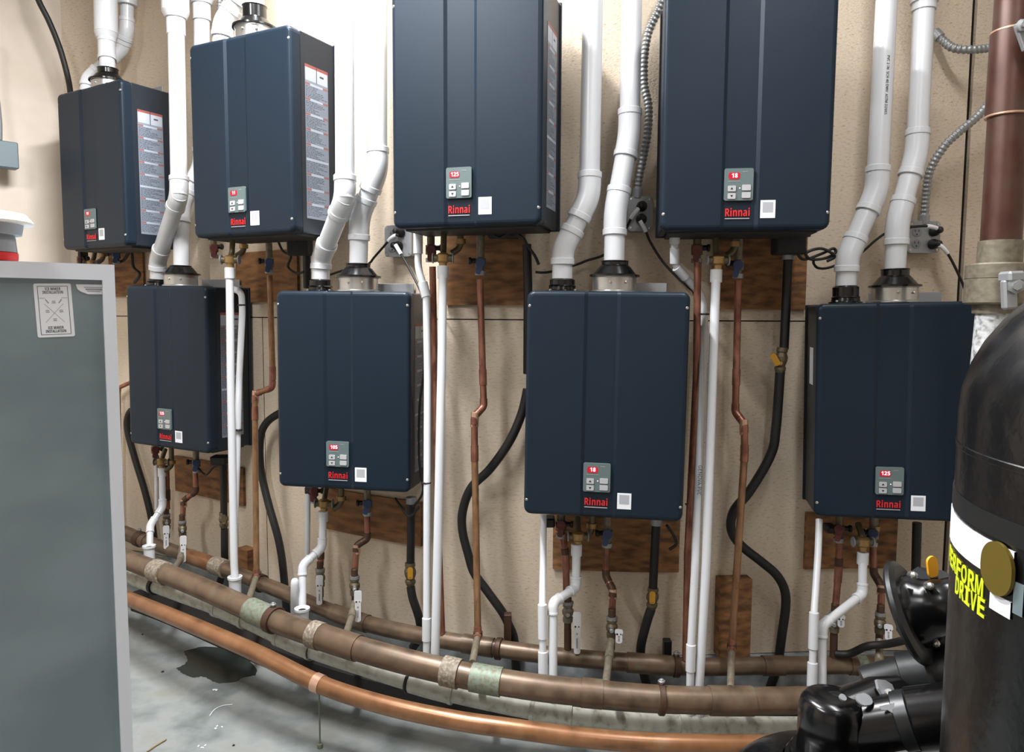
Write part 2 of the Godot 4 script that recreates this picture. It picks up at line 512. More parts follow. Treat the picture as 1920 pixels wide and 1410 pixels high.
const CORNER := -2.14
func room() -> void:
	var right := 2.7
	var st := begin()
	wall_slab(st, CORNER - 0.1, right + 0.1, -0.1, TOP + 0.1, -0.16, -0.018)
	var back := struct("wall_back", st, M.gap_dark)
	var seam := on(Vector2(1440, 602), 0.0).y
	var v1 := on(Vector2(1813, 300), 0.0).x
	var v2 := on(Vector2(493, 650), 0.0).x
	var curb := 0.17
	for q in [[CORNER, v1 - 0.009, seam + 0.002, TOP], [v1 + 0.009, right, seam + 0.002, TOP], [CORNER, v2 - 0.002, curb, seam - 0.002], [v2 + 0.002, v1 - 0.009, curb, seam - 0.002], [v1 + 0.009, right, curb, seam - 0.002]]:
		st = begin()
		wall_slab(st, q[0], q[1], q[2], q[3], -0.018, 0.0)
		obj("panel", st, M.wall, back)
	st = begin()
	wall_slab(st, CORNER, right, 0.0, curb - 0.003, -0.018, 0.03)
	struct("baseboard_back", st, M.curb)
	st = begin()
	box(st, Vector3(0, -0.05, -0.8), Vector3(7.0, 0.1, 7.2))
	struct("floor", st, M.concrete)
	st = begin()
	box(st, Vector3(0, TOP + 0.05, -0.8), Vector3(7.0, 0.1, 7.2))
	struct("ceiling", st, M.ceiling)
	# the left wall runs from the corner round towards the camera
	st = begin()
	var line := [Vector2(CORNER, zw(CORNER)), Vector2(-2.42, -3.32), Vector2(-2.8, -2.85), Vector2(-3.05, -2.2), Vector2(-3.1, 2.4)]
	for i in line.size() - 1:
		var a: Vector2 = line[i]
		var b: Vector2 = line[i + 1]
		var d := (b - a).normalized()
		var n := Vector3(-d.y, 0, d.x)
		if n.x < 0.0: n = -n
		var out := -n * 0.12
		var a0 := Vector3(a.x, 0, a.y)
		var b0 := Vector3(b.x, 0, b.y)
		var up := Vector3(0, TOP, 0)
		quad(st, a0, b0, b0 + up, a0 + up, n)
		quad(st, a0 + out, b0 + out, b0 + out + up, a0 + out + up, -n)
		quad(st, a0, b0, b0 + out, a0 + out, Vector3.DOWN)
		quad(st, a0 + up, b0 + up, b0 + out + up, a0 + out + up, Vector3.UP)
	struct("wall_left", st, M.smooth_wall)
	st = begin()
	box(st, Vector3(2.76, TOP / 2, -0.1), Vector3(0.12, TOP, 5.2))
	struct("wall_right", st, M.smooth_wall)
	st = begin()
	box(st, Vector3(0, TOP / 2, 2.45), Vector3(6.6, TOP, 0.12))
	struct("wall_front", st, M.smooth_wall)
	# plywood backing boards behind the fittings: left, right, top, bottom in pixels
	for q in [[445, 560, 470, 566, "plywood board on the wall under the second upper heater"], [838, 985, 430, 572, "plywood board on the wall under the third upper heater"], [1338, 1512, 430, 580, "plywood board on the wall under the right upper heater"], [205, 270, 470, 556, "plywood board on the wall under the upper heater in the corner"],
			[330, 458, 866, 934, "plywood board on the wall under the lower heater nearest the cabinet"], [612, 792, 930, 1010, "plywood board on the wall under the second lower heater"], [1038, 1274, 950, 1072, "plywood board on the wall under the third lower heater"], [1510, 1682, 960, 1066, "plywood board on the wall under the lower heater beside the tank"]]:
		var a := on(Vector2(q[0], (q[2] + q[3]) / 2.0), 0.014)
		var b := on(Vector2(q[1], (q[2] + q[3]) / 2.0), 0.014)
		var ya := on(Vector2((q[0] + q[1]) / 2.0, q[2]), 0.014).y
		var yb := on(Vector2((q[0] + q[1]) / 2.0, q[3]), 0.014).y
		st = begin()
		wall_slab(st, a.x, b.x, yb, ya, 0.0015, 0.014)
		tag(obj("plywood_board", st, M.wood), q[4], "board", "plywood boards on the wall")

# ---------------------------------------------------------------- water heaters
const W := 0.47
const H := 0.67
const D := 0.23
var heater_at := {}
const WHO := {"U1": "upper corner heater", "U2": "second upper heater", "U3": "third upper heater", "U4": "right upper heater",
	"L1": "cabinet-side lower heater", "L2": "second lower heater", "L3": "third lower heater", "L4": "tank-side lower heater"}

# loop round the cover: bottom left to right, up, top right to left, down
func cover_loop(inset: float, r: float) -> PackedVector2Array:
	var hw := W / 2.0 - inset
	var hh := H / 2.0 - inset
	r = maxf(r - inset, 0.004)
	var cols := [-0.066, -0.060, -0.056, 0.028, 0.032, 0.038]
	var out := PackedVector2Array()
	for k in 5: out.append(Vector2(-hw + r - r * cos(PI / 2 * k / 4.0), -hh + r - r * sin(PI / 2 * k / 4.0)))
	for c in cols: out.append(Vector2(c, -hh))
	for k in 5: out.append(Vector2(hw - r + r * sin(PI / 2 * k / 4.0), -hh + r - r * cos(PI / 2 * k / 4.0)))
	for k in 5: out.append(Vector2(hw - r + r * cos(PI / 2 * k / 4.0), hh - r + r * sin(PI / 2 * k / 4.0)))
	cols.reverse()
	for c in cols: out.append(Vector2(c, hh))
	for k in 5: out.append(Vector2(-hw + r - r * sin(PI / 2 * k / 4.0), hh - r + r * cos(PI / 2 * k / 4.0)))
	return out

func dip(x: float) -> float:
	if x < -0.066 or x > 0.038: return 0.0
	if x < -0.056: return -0.006 * (x + 0.066) / 0.010
	if x > 0.028: return -0.006 * (0.038 - x) / 0.010
	return -0.006

func front_cover() -> SurfaceTool:
	var st := begin()
	var steps := [[0.0, -0.045], [0.0, -0.014], [0.001, -0.0085], [0.004, -0.004], [0.0085, -0.001], [0.014, 0.0]]
	var mid := Vector3(0, 0, -0.02)
	var loops := []
	for k in steps.size():
		var l := cover_loop(steps[k][0], 0.022)
		var v := PackedVector3Array()
		for p in l: v.append(Vector3(p.x, p.y, steps[k][1] + (dip(p.x) if k >= 2 else 0.0)))
		loops.append(v)
	var n: int = loops[0].size()
	for k in steps.size() - 1:
		for i in n:
			var j := (i + 1) % n
			face(st, loops[k][i], loops[k][j], loops[k + 1][j], loops[k + 1][i], mid)
	# the front, in upright strips between matching points of the bottom and the top
	var f: PackedVector3Array = loops[steps.size() - 1]
	var half := n / 2
	for i in half - 1:
		var a := f[i]
		var b := f[i + 1]
		var c := f[n - 2 - i]
		var d := f[n - 1 - i]
		var nn := (b - a).cross(c - a)
		if nn.length() < 1e-9: nn = (c - a).cross(d - a)
		nn = nn.normalized()
		if nn.z < 0.0: nn = -nn
		quad(st, a, b, c, d, nn)
	return st

func label_texture(seed_: int, w: int, h: int) -> ImageTexture:
	var im := Image.create(w, h, false, Image.FORMAT_RGB8)
	im.fill(Color(0.62, 0.65, 0.69))
	var rng := RandomNumberGenerator.new()
	rng.seed = seed_
	im.fill_rect(Rect2i(0, 0, w, 10), Color(0.72, 0.38, 0.33))
	im.fill_rect(Rect2i(3, 10, w / 2 - 5, 42), Color(0.86, 0.87, 0.9))
	im.fill_rect(Rect2i(w / 2 + 2, 10, w / 2 - 5, 42), Color(0.88, 0.89, 0.92))
	im.fill_rect(Rect2i(w / 2 + 18, 24, 22, 6), Color(0.3, 0.3, 0.32))
	im.fill_rect(Rect2i(w / 2 - 1, 0, 3, 54), Color(0.2, 0.2, 0.22))
	var y := 60
	var row := 0
	while y < h - 10:
		if row % 9 == 0:
			im.fill_rect(Rect2i(2, y, w - 4, 7), Color(0.84, 0.86, 0.9))
			if rng.randf() < 0.8:
				im.fill_rect(Rect2i(2, y, 26, 7), Color(0.70, 0.45, 0.42))
				im.fill_rect(Rect2i(w - 30, y, 28, 7), Color(0.70, 0.47, 0.44))
			y += 10
		else:
			var x := 4
			var stop := w - 6 - int(rng.randf() * w * 0.55)
			while x < stop:
				var d := 4 + rng.randi() % 14
				im.fill_rect(Rect2i(x, y, mini(d, stop - x), 2), Color(0.25, 0.28, 0.33))
				x += d + 3
			y += 5
		row += 1
	return ImageTexture.create_from_image(im)

func hbox(called: String, c: Vector3, s: Vector3, m: Material, o: Node3D, ch := 0.0) -> MeshInstance3D:
	var st := begin()
	box(st, c, s, Basis.IDENTITY, ch)
	return obj(called, st, m, o, true)

func make_heater() -> Node3D:
	var o := Node3D.new()
	o.name = numbered("water_heater")
	add_child(o)
	var c := Vector3(0, H / 2, 0)
	var st := front_cover()
	var cover := obj("front_cover", st, M.paint, o, true)
	cover.position = c
	hbox("casing", c + Vector3(0, 0, -0.047 - (D - 0.047) / 2), Vector3(W - 0.008, H - 0.008, D - 0.047), M.casing, o, 0.004)
	hbox("back_flange", c + Vector3(0, 0, -D + 0.005), Vector3(W + 0.004, H - 0.002, 0.010), M.casing, o)
	hbox("bottom_plate", Vector3(0, 0.001, -D / 2 - 0.01), Vector3(W - 0.05, 0.012, D - 0.06), M.under, o)
	# hanging bracket that rises behind the top
	var br := begin()
	box(br, Vector3(0.07, H + 0.016, -D + 0.004), Vector3(0.22, 0.036, 0.004))
	box(br, Vector3(0.07, H + 0.0, -D - 0.018), Vector3(0.22, 0.02, 0.04))
	obj("hanging_bracket", br, M.galv, o, true)
	# control panel
	var pc := Vector3(-0.235 + 0.217, 0.122, -0.0015)
	var pp := begin()
	plate(pp, pc, Basis.IDENTITY, rounded(0.080, 0.086, 0.005), 0.006)
	var panel := obj("control_panel", pp, M.panel, o, true)
	var sc := begin()
	plate(sc, Vector3(-0.013, 0.023, 0.0032) + pc, Basis.IDENTITY, rounded(0.032, 0.018, 0.006), 0.001)
	obj("display_screen", sc, M.screen, panel, true)
	for q in [[-0.019, -0.011, 0.022], [-0.019, -0.031, 0.022], [0.021, -0.009, 0.024], [0.021, -0.029, 0.024]]:
		var b := begin()
		plate(b, pc + Vector3(q[0], q[1], 0.0035), Basis.IDENTITY, rounded(q[2], 0.0155, 0.0025), 0.004)
		obj("button", b, M.button, panel, true)
	for s in [1.0, -1.0]:
		var b := begin()
		var t := PackedVector2Array([Vector2(-0.004, -0.0025 * s), Vector2(0.004, -0.0025 * s), Vector2(0, 0.0035 * s)])
		plate(b, pc + Vector3(-0.019, -0.021 + 0.010 * s, 0.0056), Basis.IDENTITY, t, 0.0006)
		obj("arrow", b, M.dark_print, panel, true)
	var led := begin()
	drum(led, pc + Vector3(0.003, -0.010, 0.002), pc + Vector3(0.003, -0.010, 0.0042), 0.0016, 10)
	obj("indicator_lamp", led, M.digit, panel, true)
	var strip := begin()
	box(strip, pc + Vector3(-0.013, 0.0085, 0.0033), Vector3(0.034, 0.0012, 0.0004))
	box(strip, pc + Vector3(0.017, 0.0335, 0.0033), Vector3(0.014, 0.0014, 0.0004))
	obj("print", strip, M.grey_print, panel, true)
	# lettering and the sticker
	letters("logo", "Rinnai", 0.021, M.red_print, o, Transform3D(Basis.IDENTITY, Vector3(-0.235 + 0.216, 0.0475, -0.0038)), "Droid Sans", 800, 0.068)
	hbox("logo_line", Vector3(-0.235 + 0.216, 0.031, -0.0040), Vector3(0.068, 0.0026, 0.0012), M.grey_print, o)
	hbox("sticker", Vector3(-0.235 + 0.299, 0.055, 0.0004), Vector3(0.041, 0.048, 0.0008), M.paper, o)
	hbox("sticker_print", Vector3(-0.235 + 0.299, 0.060, 0.0009), Vector3(0.029, 0.028, 0.0004), M.paper_grey, o)
	# screws at the corners of the cover
	for q in [[-1, 0.045], [1, 0.045], [-1, H - 0.045], [1, H - 0.045]]:
		var s := begin()
		lathe(s, Vector3(q[0] * (W / 2 - 0.009), q[1], -0.004), Vector3(q[0] * 0.5, 0, 1), [Vector2(0.005, 0), Vector2(0.005, 0.002), Vector2(0.0035, 0.0035), Vector2(0, 0.004)], 10)
		obj("screw", s, M.steel, o, true)
	# long warning label on the right side, small rating label on the left
	var wl := begin()
	var m := plain(Color.WHITE, 0.55)
	m.albedo_texture = label_texture(7, 128, 512)
	m.albedo_color = Color(0.76, 0.78, 0.80)
	var lx := W / 2 - 0.004 + 0.0008
	wl.set_smooth_group(-1)
	var cs := [Vector3(lx, 0.055, -0.07), Vector3(lx, 0.055, -0.185), Vector3(lx, H - 0.105, -0.185), Vector3(lx, H - 0.105, -0.07)]
	var uv := [Vector2(0, 1), Vector2(1, 1), Vector2(1, 0), Vector2(0, 0)]
	for k in [0, 3, 2, 0, 2, 1]:
		wl.set_normal(Vector3.RIGHT)
		wl.set_uv(uv[k])
		wl.add_vertex(cs[k])
	obj("warning_label", wl, m, o, true)
	hbox("rating_label", Vector3(-W / 2 + 0.0035, 0.47, -0.12), Vector3(0.001, 0.12, 0.06), M.paper, o)
	return o

func heaters() -> void:
	# x, base height from the eye, z, turn, tilt, digits
	var set_ := {"U1": [-1.790, 0.273, -3.223, -30.6, -0.14, "11"], "U2": [-0.935, 0.266, -2.607, -26.7, -0.08, "11"], "U3": [-0.143, 0.259, -2.245, -16.8, 0.0, "125"], "U4": [0.659, 0.242, -2.155, -8.0, -0.1, "18"],
		"L1": [-1.416, -0.562, -3.049, -25.8, -0.8, "125"], "L2": [-0.569, -0.597, -2.490, -9.5, -0.43, "105"], "L3": [0.272, -0.603, -2.172, -8.3, -0.59, "18"], "L4": [1.179, -0.629, -2.265, -13.0, 1.2, "125"]}
	var says := {"U1": "dark slate wall water heater high in the left corner, farthest from the camera", "U2": "dark slate upper water heater with its whole right side label in view, left of centre",
		"U3": "large dark slate upper water heater cut by the top edge, left one of the two", "U4": "large dark slate upper water heater cut by the top edge, right one of the two",
		"L1": "dark slate lower water heater right behind the metal cabinet's edge", "L2": "dark slate lower water heater, second from the left, below the second upper one",
		"L3": "dark slate lower water heater in the middle of the wall, third from left", "L4": "dark slate lower water heater half hidden behind the black tank"}
	var first: Node3D = null
	for k in set_:
		var v = set_[k]
		var o: Node3D
		if first == null:
			first = make_heater()
			o = first
		else:
			o = first.duplicate()
			o.name = numbered("water_heater")
			add_child(o)
			for c in o.get_node("control_panel").get_children():
				if c.name == "digits": c.free()
		o.set_meta("label", says[k])
		o.set_meta("category", "water heater")
		o.set_meta("group", "tankless water heaters on the back wall")
		o.position = Vector3(v[0], v[1] + EYE.y, v[2])
		o.basis = Basis(Vector3.UP, deg_to_rad(v[3])) * Basis(Vector3.BACK, deg_to_rad(v[4]))
		if k in ["U3", "U4"]: o.scale = Vector3(1, 1.045, 1)
		# tilt about the middle, not about the base
		o.position += Vector3(0, H / 2, 0) - o.basis.orthonormalized() * Vector3(0, H / 2, 0)
		heater_at[k] = o
		if k not in ["U1", "L4"]: o.get_node("rating_label").free()
		letters("digits", v[5], 0.0115, M.digit, o.get_node("control_panel"), Transform3D(Basis.IDENTITY, Vector3(-0.018 - 0.012, 0.122 + 0.0235, 0.0022)), "Droid Sans", 800)

# point on a heater in its own axes
func hp(k: String, v: Vector3) -> Vector3:
	return heater_at[k].transform * v

# ---------------------------------------------------------------- manifolds along the floor
var drain_path: PackedVector3Array
func at_px(path: PackedVector3Array, x: float) -> Vector3:
	var best := path[0]
	for i in path.size() - 1:
		for k in 10:
			var p := path[i].lerp(path[i + 1], k / 10.0)
			if absf(to_px(p).x - x) < absf(to_px(best).x - x): best = p
	return best

func to_px(p: Vector3) -> Vector2:
	var c := view.inverse() * (p - EYE)
	return Vector2(960 + FOCAL * c.x / -c.z, 705 - FOCAL * c.y / -c.z)

func stretch_of(path: PackedVector3Array, x0: float, x1: float) -> PackedVector3Array:
	var out := PackedVector3Array()
	for k in 7: out.append(at_px(path, lerpf(x0, x1, k / 6.0)))
	return out

func sleeve(path: PackedVector3Array, x0: float, x1: float, r: float) -> SurfaceTool:
	var st := begin()
	var p := stretch_of(path, x0, x1)
	tube(st, p, r, 24)
	return st

func clamp_ring(path: PackedVector3Array, x: float, r: float, m: Material, parent: Node3D, called := "pipe_clamp", bolt := true) -> void:
	var a := at_px(path, x - 5)
	var b := at_px(path, x + 5)
	var st := begin()
	drum(st, a, b, r + 0.0075, 24)
	var o := obj(called, st, m, parent)
	if bolt:
		st = begin()
		drum(st, (a + b) / 2 + Vector3(0, r, 0), (a + b) / 2 + Vector3(0, r + 0.022, 0), 0.006, 8)
		drum(st, (a + b) / 2 + Vector3(0, r + 0.012, 0), (a + b) / 2 + Vector3(0, r + 0.018, 0), 0.011, 6)
		obj("bolt", st, M.steel_dull, o)

func manifolds() -> void:
	var rear := curve(P("116,936 160,957 232,998 300,1024 420,1066 520,1106 660,1161 790,1192 900,1211 1050,1231 1180,1242 1300,1250 1440,1248 1600,1247 1690,1247", 0.15), 6)
	var o := thing("rear_manifold", "brown copper manifold pipe nearest the wall, low behind the other pipes", "pipe", rear[0])
	var st := begin()
	tube(st, rear, 0.029, 22)
	obj("pipe", st, M.copper_old, o)
	for q in [[232, 275], [355, 410], [625, 690], [868, 925], [1175, 1260], [1430, 1470], [1590, 1625]]:
		obj("coupling", sleeve(rear, q[0], q[1], 0.0325), M.copper_old if q[0] != 355 else M.copper_warm, o)
	obj("green_joint", sleeve(rear, 1605, 1622, 0.034), M.patina, o)
	obj("wrapped_joint", sleeve(rear, 403, 424, 0.038), M.crust, o)
	for x in [262, 486, 935, 1268]: clamp_ring(rear, x, 0.029, M.copper_dark, o, "pipe_clamp", x != 935)
	var front := curve(P("-40,968 30,970 120,990 232,1046 330,1083 400,1112 520,1165 640,1206 740,1235 840,1259 900,1272 1000,1288 1100,1299 1250,1311 1400,1314 1560,1312 1660,1311", 0.42), 6)
	o = thing("front_manifold", "thick brown copper manifold pipe running above the white drain pipe", "pipe", front[0])
	st = begin()
	tube(st, front, 0.0385, 26)
	obj("pipe", st, M.copper_old, o)
	for q in [[585, 672], [1090, 1130], [1330, 1410]]: obj("coupling", sleeve(front, q[0], q[1], 0.042), M.copper_old, o)
	for q in [[884, 940], [468, 512]]: obj("green_coupling", sleeve(front, q[0], q[1], 0.0425), M.patina, o)
	for q in [[585, 603], [832, 862], [292, 312]]: obj("crusted_joint", sleeve(front, q[0], q[1], 0.0445), M.crust, o)
	for x in [512, 1240]: clamp_ring(front, x, 0.0385, M.copper_dark, o)
	drain_path = curve(P("-40,998 30,1001 120,1022 232,1075 330,1112 430,1148 560,1209 680,1250 800,1287 900,1311 1010,1333 1100,1347 1250,1358 1440,1362 1600,1362", 0.355), 6)
	o = thing("drain_pipe", "grey-white plastic drain pipe lying just under the thick manifold", "pipe", drain_path[0])
	st = begin()
	tube(st, drain_path, 0.0285, 22)
	obj("pipe", st, M.pvc_old, o)
	for q in [[256, 292], [408, 462], [524, 586], [772, 850], [996, 1070], [1274, 1356]]:
		var t := obj("tee", sleeve(drain_path, q[0], q[1], 0.0335), M.pvc_old, o)
		for x in [q[0] + 2, q[1] - 2]:
			obj("rim", sleeve(drain_path, x - 3, x + 3, 0.0355), M.pvc_old, t)
	for x in [292, 378, 588, 768, 852, 1362, 1398]:
		obj("black_band", sleeve(drain_path, x - 2, x + 2, 0.0362), M.rubber, o)
	letters("print", "CELLCORE", 0.012, M.dark_print, o, Transform3D(facing(at_px(drain_path, 520) - at_px(drain_path, 490)), at_px(drain_path, 506) + toward(at_px(drain_path, 506)) * 0.0292 - o.position))
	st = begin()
	wall_slab(st, -1.6, 1.25, 0.0, 0.085, 0.19, 0.25)  # added slab, painted dark where only shade falls under the drain
	tag(obj("shade_slab", st, M.shade_dark), "added dark slab on the floor that deepens the shade under the drain pipe", "shade_block")
	var low := curve(P("-60,1008 0,1016 60,1034 150,1083 232,1119 330,1159 480,1224 600,1283 720,1322 850,1350 960,1366 1100,1384 1250,1394 1440,1397 1620,1398", 0.52), 6)
	o = thing("copper_pipe", "long orange-brown copper pipe nearest the camera, curving along above the floor", "pipe", low[0])
	st = begin()
	tube(st, low, 0.0272, 24)
	obj("pipe", st, M.copper_warm, o)
	for q in [[1388, 1398]]: obj("coupling", sleeve(low, q[0], q[1], 0.0295), M.solder, o)
	obj("coupling", sleeve(low, 590, 604, 0.0295), M.solder, o)
	# strap from the copper pipe to the floor
	var a := at_px(low, 598)
	st = begin()
	tube(st, PackedVector3Array([a + Vector3(0, -0.027, 0), Vector3(a.x, 0.012, a.z)]), 0.0028, 8)
	drum(st, Vector3(a.x, 0, a.z), Vector3(a.x, 0.015, a.z), 0.009, 10)
	tag(obj("support_rod", st, M.strap), "thin support rod from the copper pipe down to the concrete floor", "rod")

func toward(p: Vector3) -> Vector3:
	var v := EYE - p
	return v.normalized()

# axes for lettering that runs along d and faces the room
func facing(d: Vector3, n := Vector3.BACK) -> Basis:
	var x := d.normalized()
	var z := (n - x * n.dot(x)).normalized()
	return Basis(x, z.cross(x), z)

# ---------------------------------------------------------------- pipe runs with fittings
# straight pipes between the points, a fitting at every inner point
func run(called: String, label: String, category: String, group: String, pts: PackedVector3Array, r: float, m: Material, fm: Material, fr: float, fl: float, rims := true, fit := "elbow") -> Node3D:
	var o := thing(called, label, category, pts[pts.size() - 1] if pts[0].y > pts[pts.size() - 1].y else pts[0], group)
	for i in pts.size() - 1:
		var st := begin()
		tube(st, PackedVector3Array([pts[i], pts[i + 1]]), r, 18)
		obj("pipe", st, m, o)
	for i in range(1, pts.size() - 1):
		var b := pts[i]
		var da := (pts[i - 1] - b).normalized()
		var dc := (pts[i + 1] - b).normalized()
		var la := minf(fl, b.distance_to(pts[i - 1]) * 0.49)
		var lc := minf(fl, b.distance_to(pts[i + 1]) * 0.49)
		var st := begin()
		tube(st, fillet(PackedVector3Array([b + da * la, b, b + dc * lc]), fl * 0.75), fr, 18)
		var e := obj(fit, st, fm, o)
		if rims:
			for q in [[da, la], [dc, lc]]:
				st = begin()
				drum(st, b + q[0] * (q[1] - r * 0.62), b + q[0] * q[1], fr * 1.06, 20)
				obj("hub", st, fm, e)
	return o

func add_sleeve(o: Node3D, a: Vector3, b: Vector3, r: float, m: Material, called := "coupling", r2 := -1.0) -> MeshInstance3D:
	var st := begin()
	drum(st, a, b, r, 20, r2)
	return obj(called, st, m, o)

func pipe_print(o: Node3D, a: Vector3, b: Vector3, r: float, text: String, h: float) -> void:
	var mid := (a + b) / 2
	letters("print", text, h, M.dark_print, o, Transform3D(facing(b - a), mid + (facing(b - a).z) * (r - 0.0001) - o.position))

const VR := 0.0315
func vent(k: String, kind: String, text: String, off := 0.14) -> Node3D:
	var pts := P(text, off)
	var group := "white plastic vent pipes of the heaters"
	var o := run("vent_pipe", "white plastic %s pipe rising from the %s" % [kind, WHO[k]], "pipe", group, pts, VR, M.pvc, M.pvc, VR * 1.12, 0.075)
	return o

func collar(k: String, base: Vector3, wide: bool, at_top: Vector3, scale := 1.0) -> void:
	var up := (heater_at[k].basis.y as Vector3).normalized()
	var y := at_top - base
	var L := y.length()
	if wide:
		var o := thing("flue_adapter", "black flared rubber collar on a steel ring, top of the %s" % WHO[k], "pipe fitting", base, "flue adapters on the heaters")
		var st := begin()
		lathe(st, base, up, [Vector2(0.0, 0), Vector2(0.074, 0), Vector2(0.074, 0.004), Vector2(0.067, 0.007), Vector2(0.067, 0.045), Vector2(0.070, 0.047), Vector2(0.070, 0.049), Vector2(0.0, 0.049)], 28)
		obj("steel_ring", st, M.steel, o)
		st = begin()
		lathe(st, base + up * 0.048, up, [Vector2(0, 0), Vector2(0.077, 0), Vector2(0.077, 0.006), Vector2(0.066, 0.008), Vector2(0.048, 0.030), Vector2(0.041, 0.036), Vector2(0.041, L - 0.052), Vector2(0.043, L - 0.048), Vector2(VR + 0.0005, L - 0.046)], 28)
		obj("rubber_collar", st, M.gloss_black, o)
		for s in [-0.4, 0.5]:
			st = begin()
			drum(st, base + up * 0.03 + Vector3(s * 0.05, 0, 0.058), base + up * 0.03 + Vector3(s * 0.055, 0, 0.069), 0.004, 8)
			obj("screw", st, M.steel, o)
	else:
		var o := thing("intake_collar", "short black rubber intake collar on top of the %s" % WHO[k], "pipe fitting", base, "intake collars on the heaters")
		var st := begin()
		lathe(st, base, up, [Vector2(0, 0), Vector2(0.050, 0), Vector2(0.050, 0.004), Vector2(0.043, 0.006), Vector2(0.041, 0.016), Vector2(0.043, 0.018), Vector2(0.039, 0.022), Vector2(0.039, L * 0.9), Vector2(VR + 0.0005, L)], 26)
		obj("rubber_collar", st, M.gloss_black, o)
		for s in [-0.038, 0.038]:
			st = begin()
			drum(st, base + Vector3(s, 0.002, 0.026), base + Vector3(s, 0.009, 0.026), 0.005, 8)
			obj("screw", st, M.steel, o)

# foot of a vent on its heater's lid, under the pixel x, y
func foot(k: String, x: float, y: float, off := 0.14) -> Vector3:
	var p := on(Vector2(x, y), off)
	var t := hp(k, Vector3(0, H, 0))
	return Vector3(p.x, t.y + (p.x - t.x) * heater_at[k].basis.x.y + 0.0005, p.z)

# carries a vent on from p, straight up to the ceiling
func to_top(o: Node3D, p: Vector3, r: float) -> void:
	var st := begin()
	tube(st, PackedVector3Array([p, Vector3(p.x, TOP - 0.001, p.z)]), r, 18)
	obj("pipe", st, M.pvc, o)

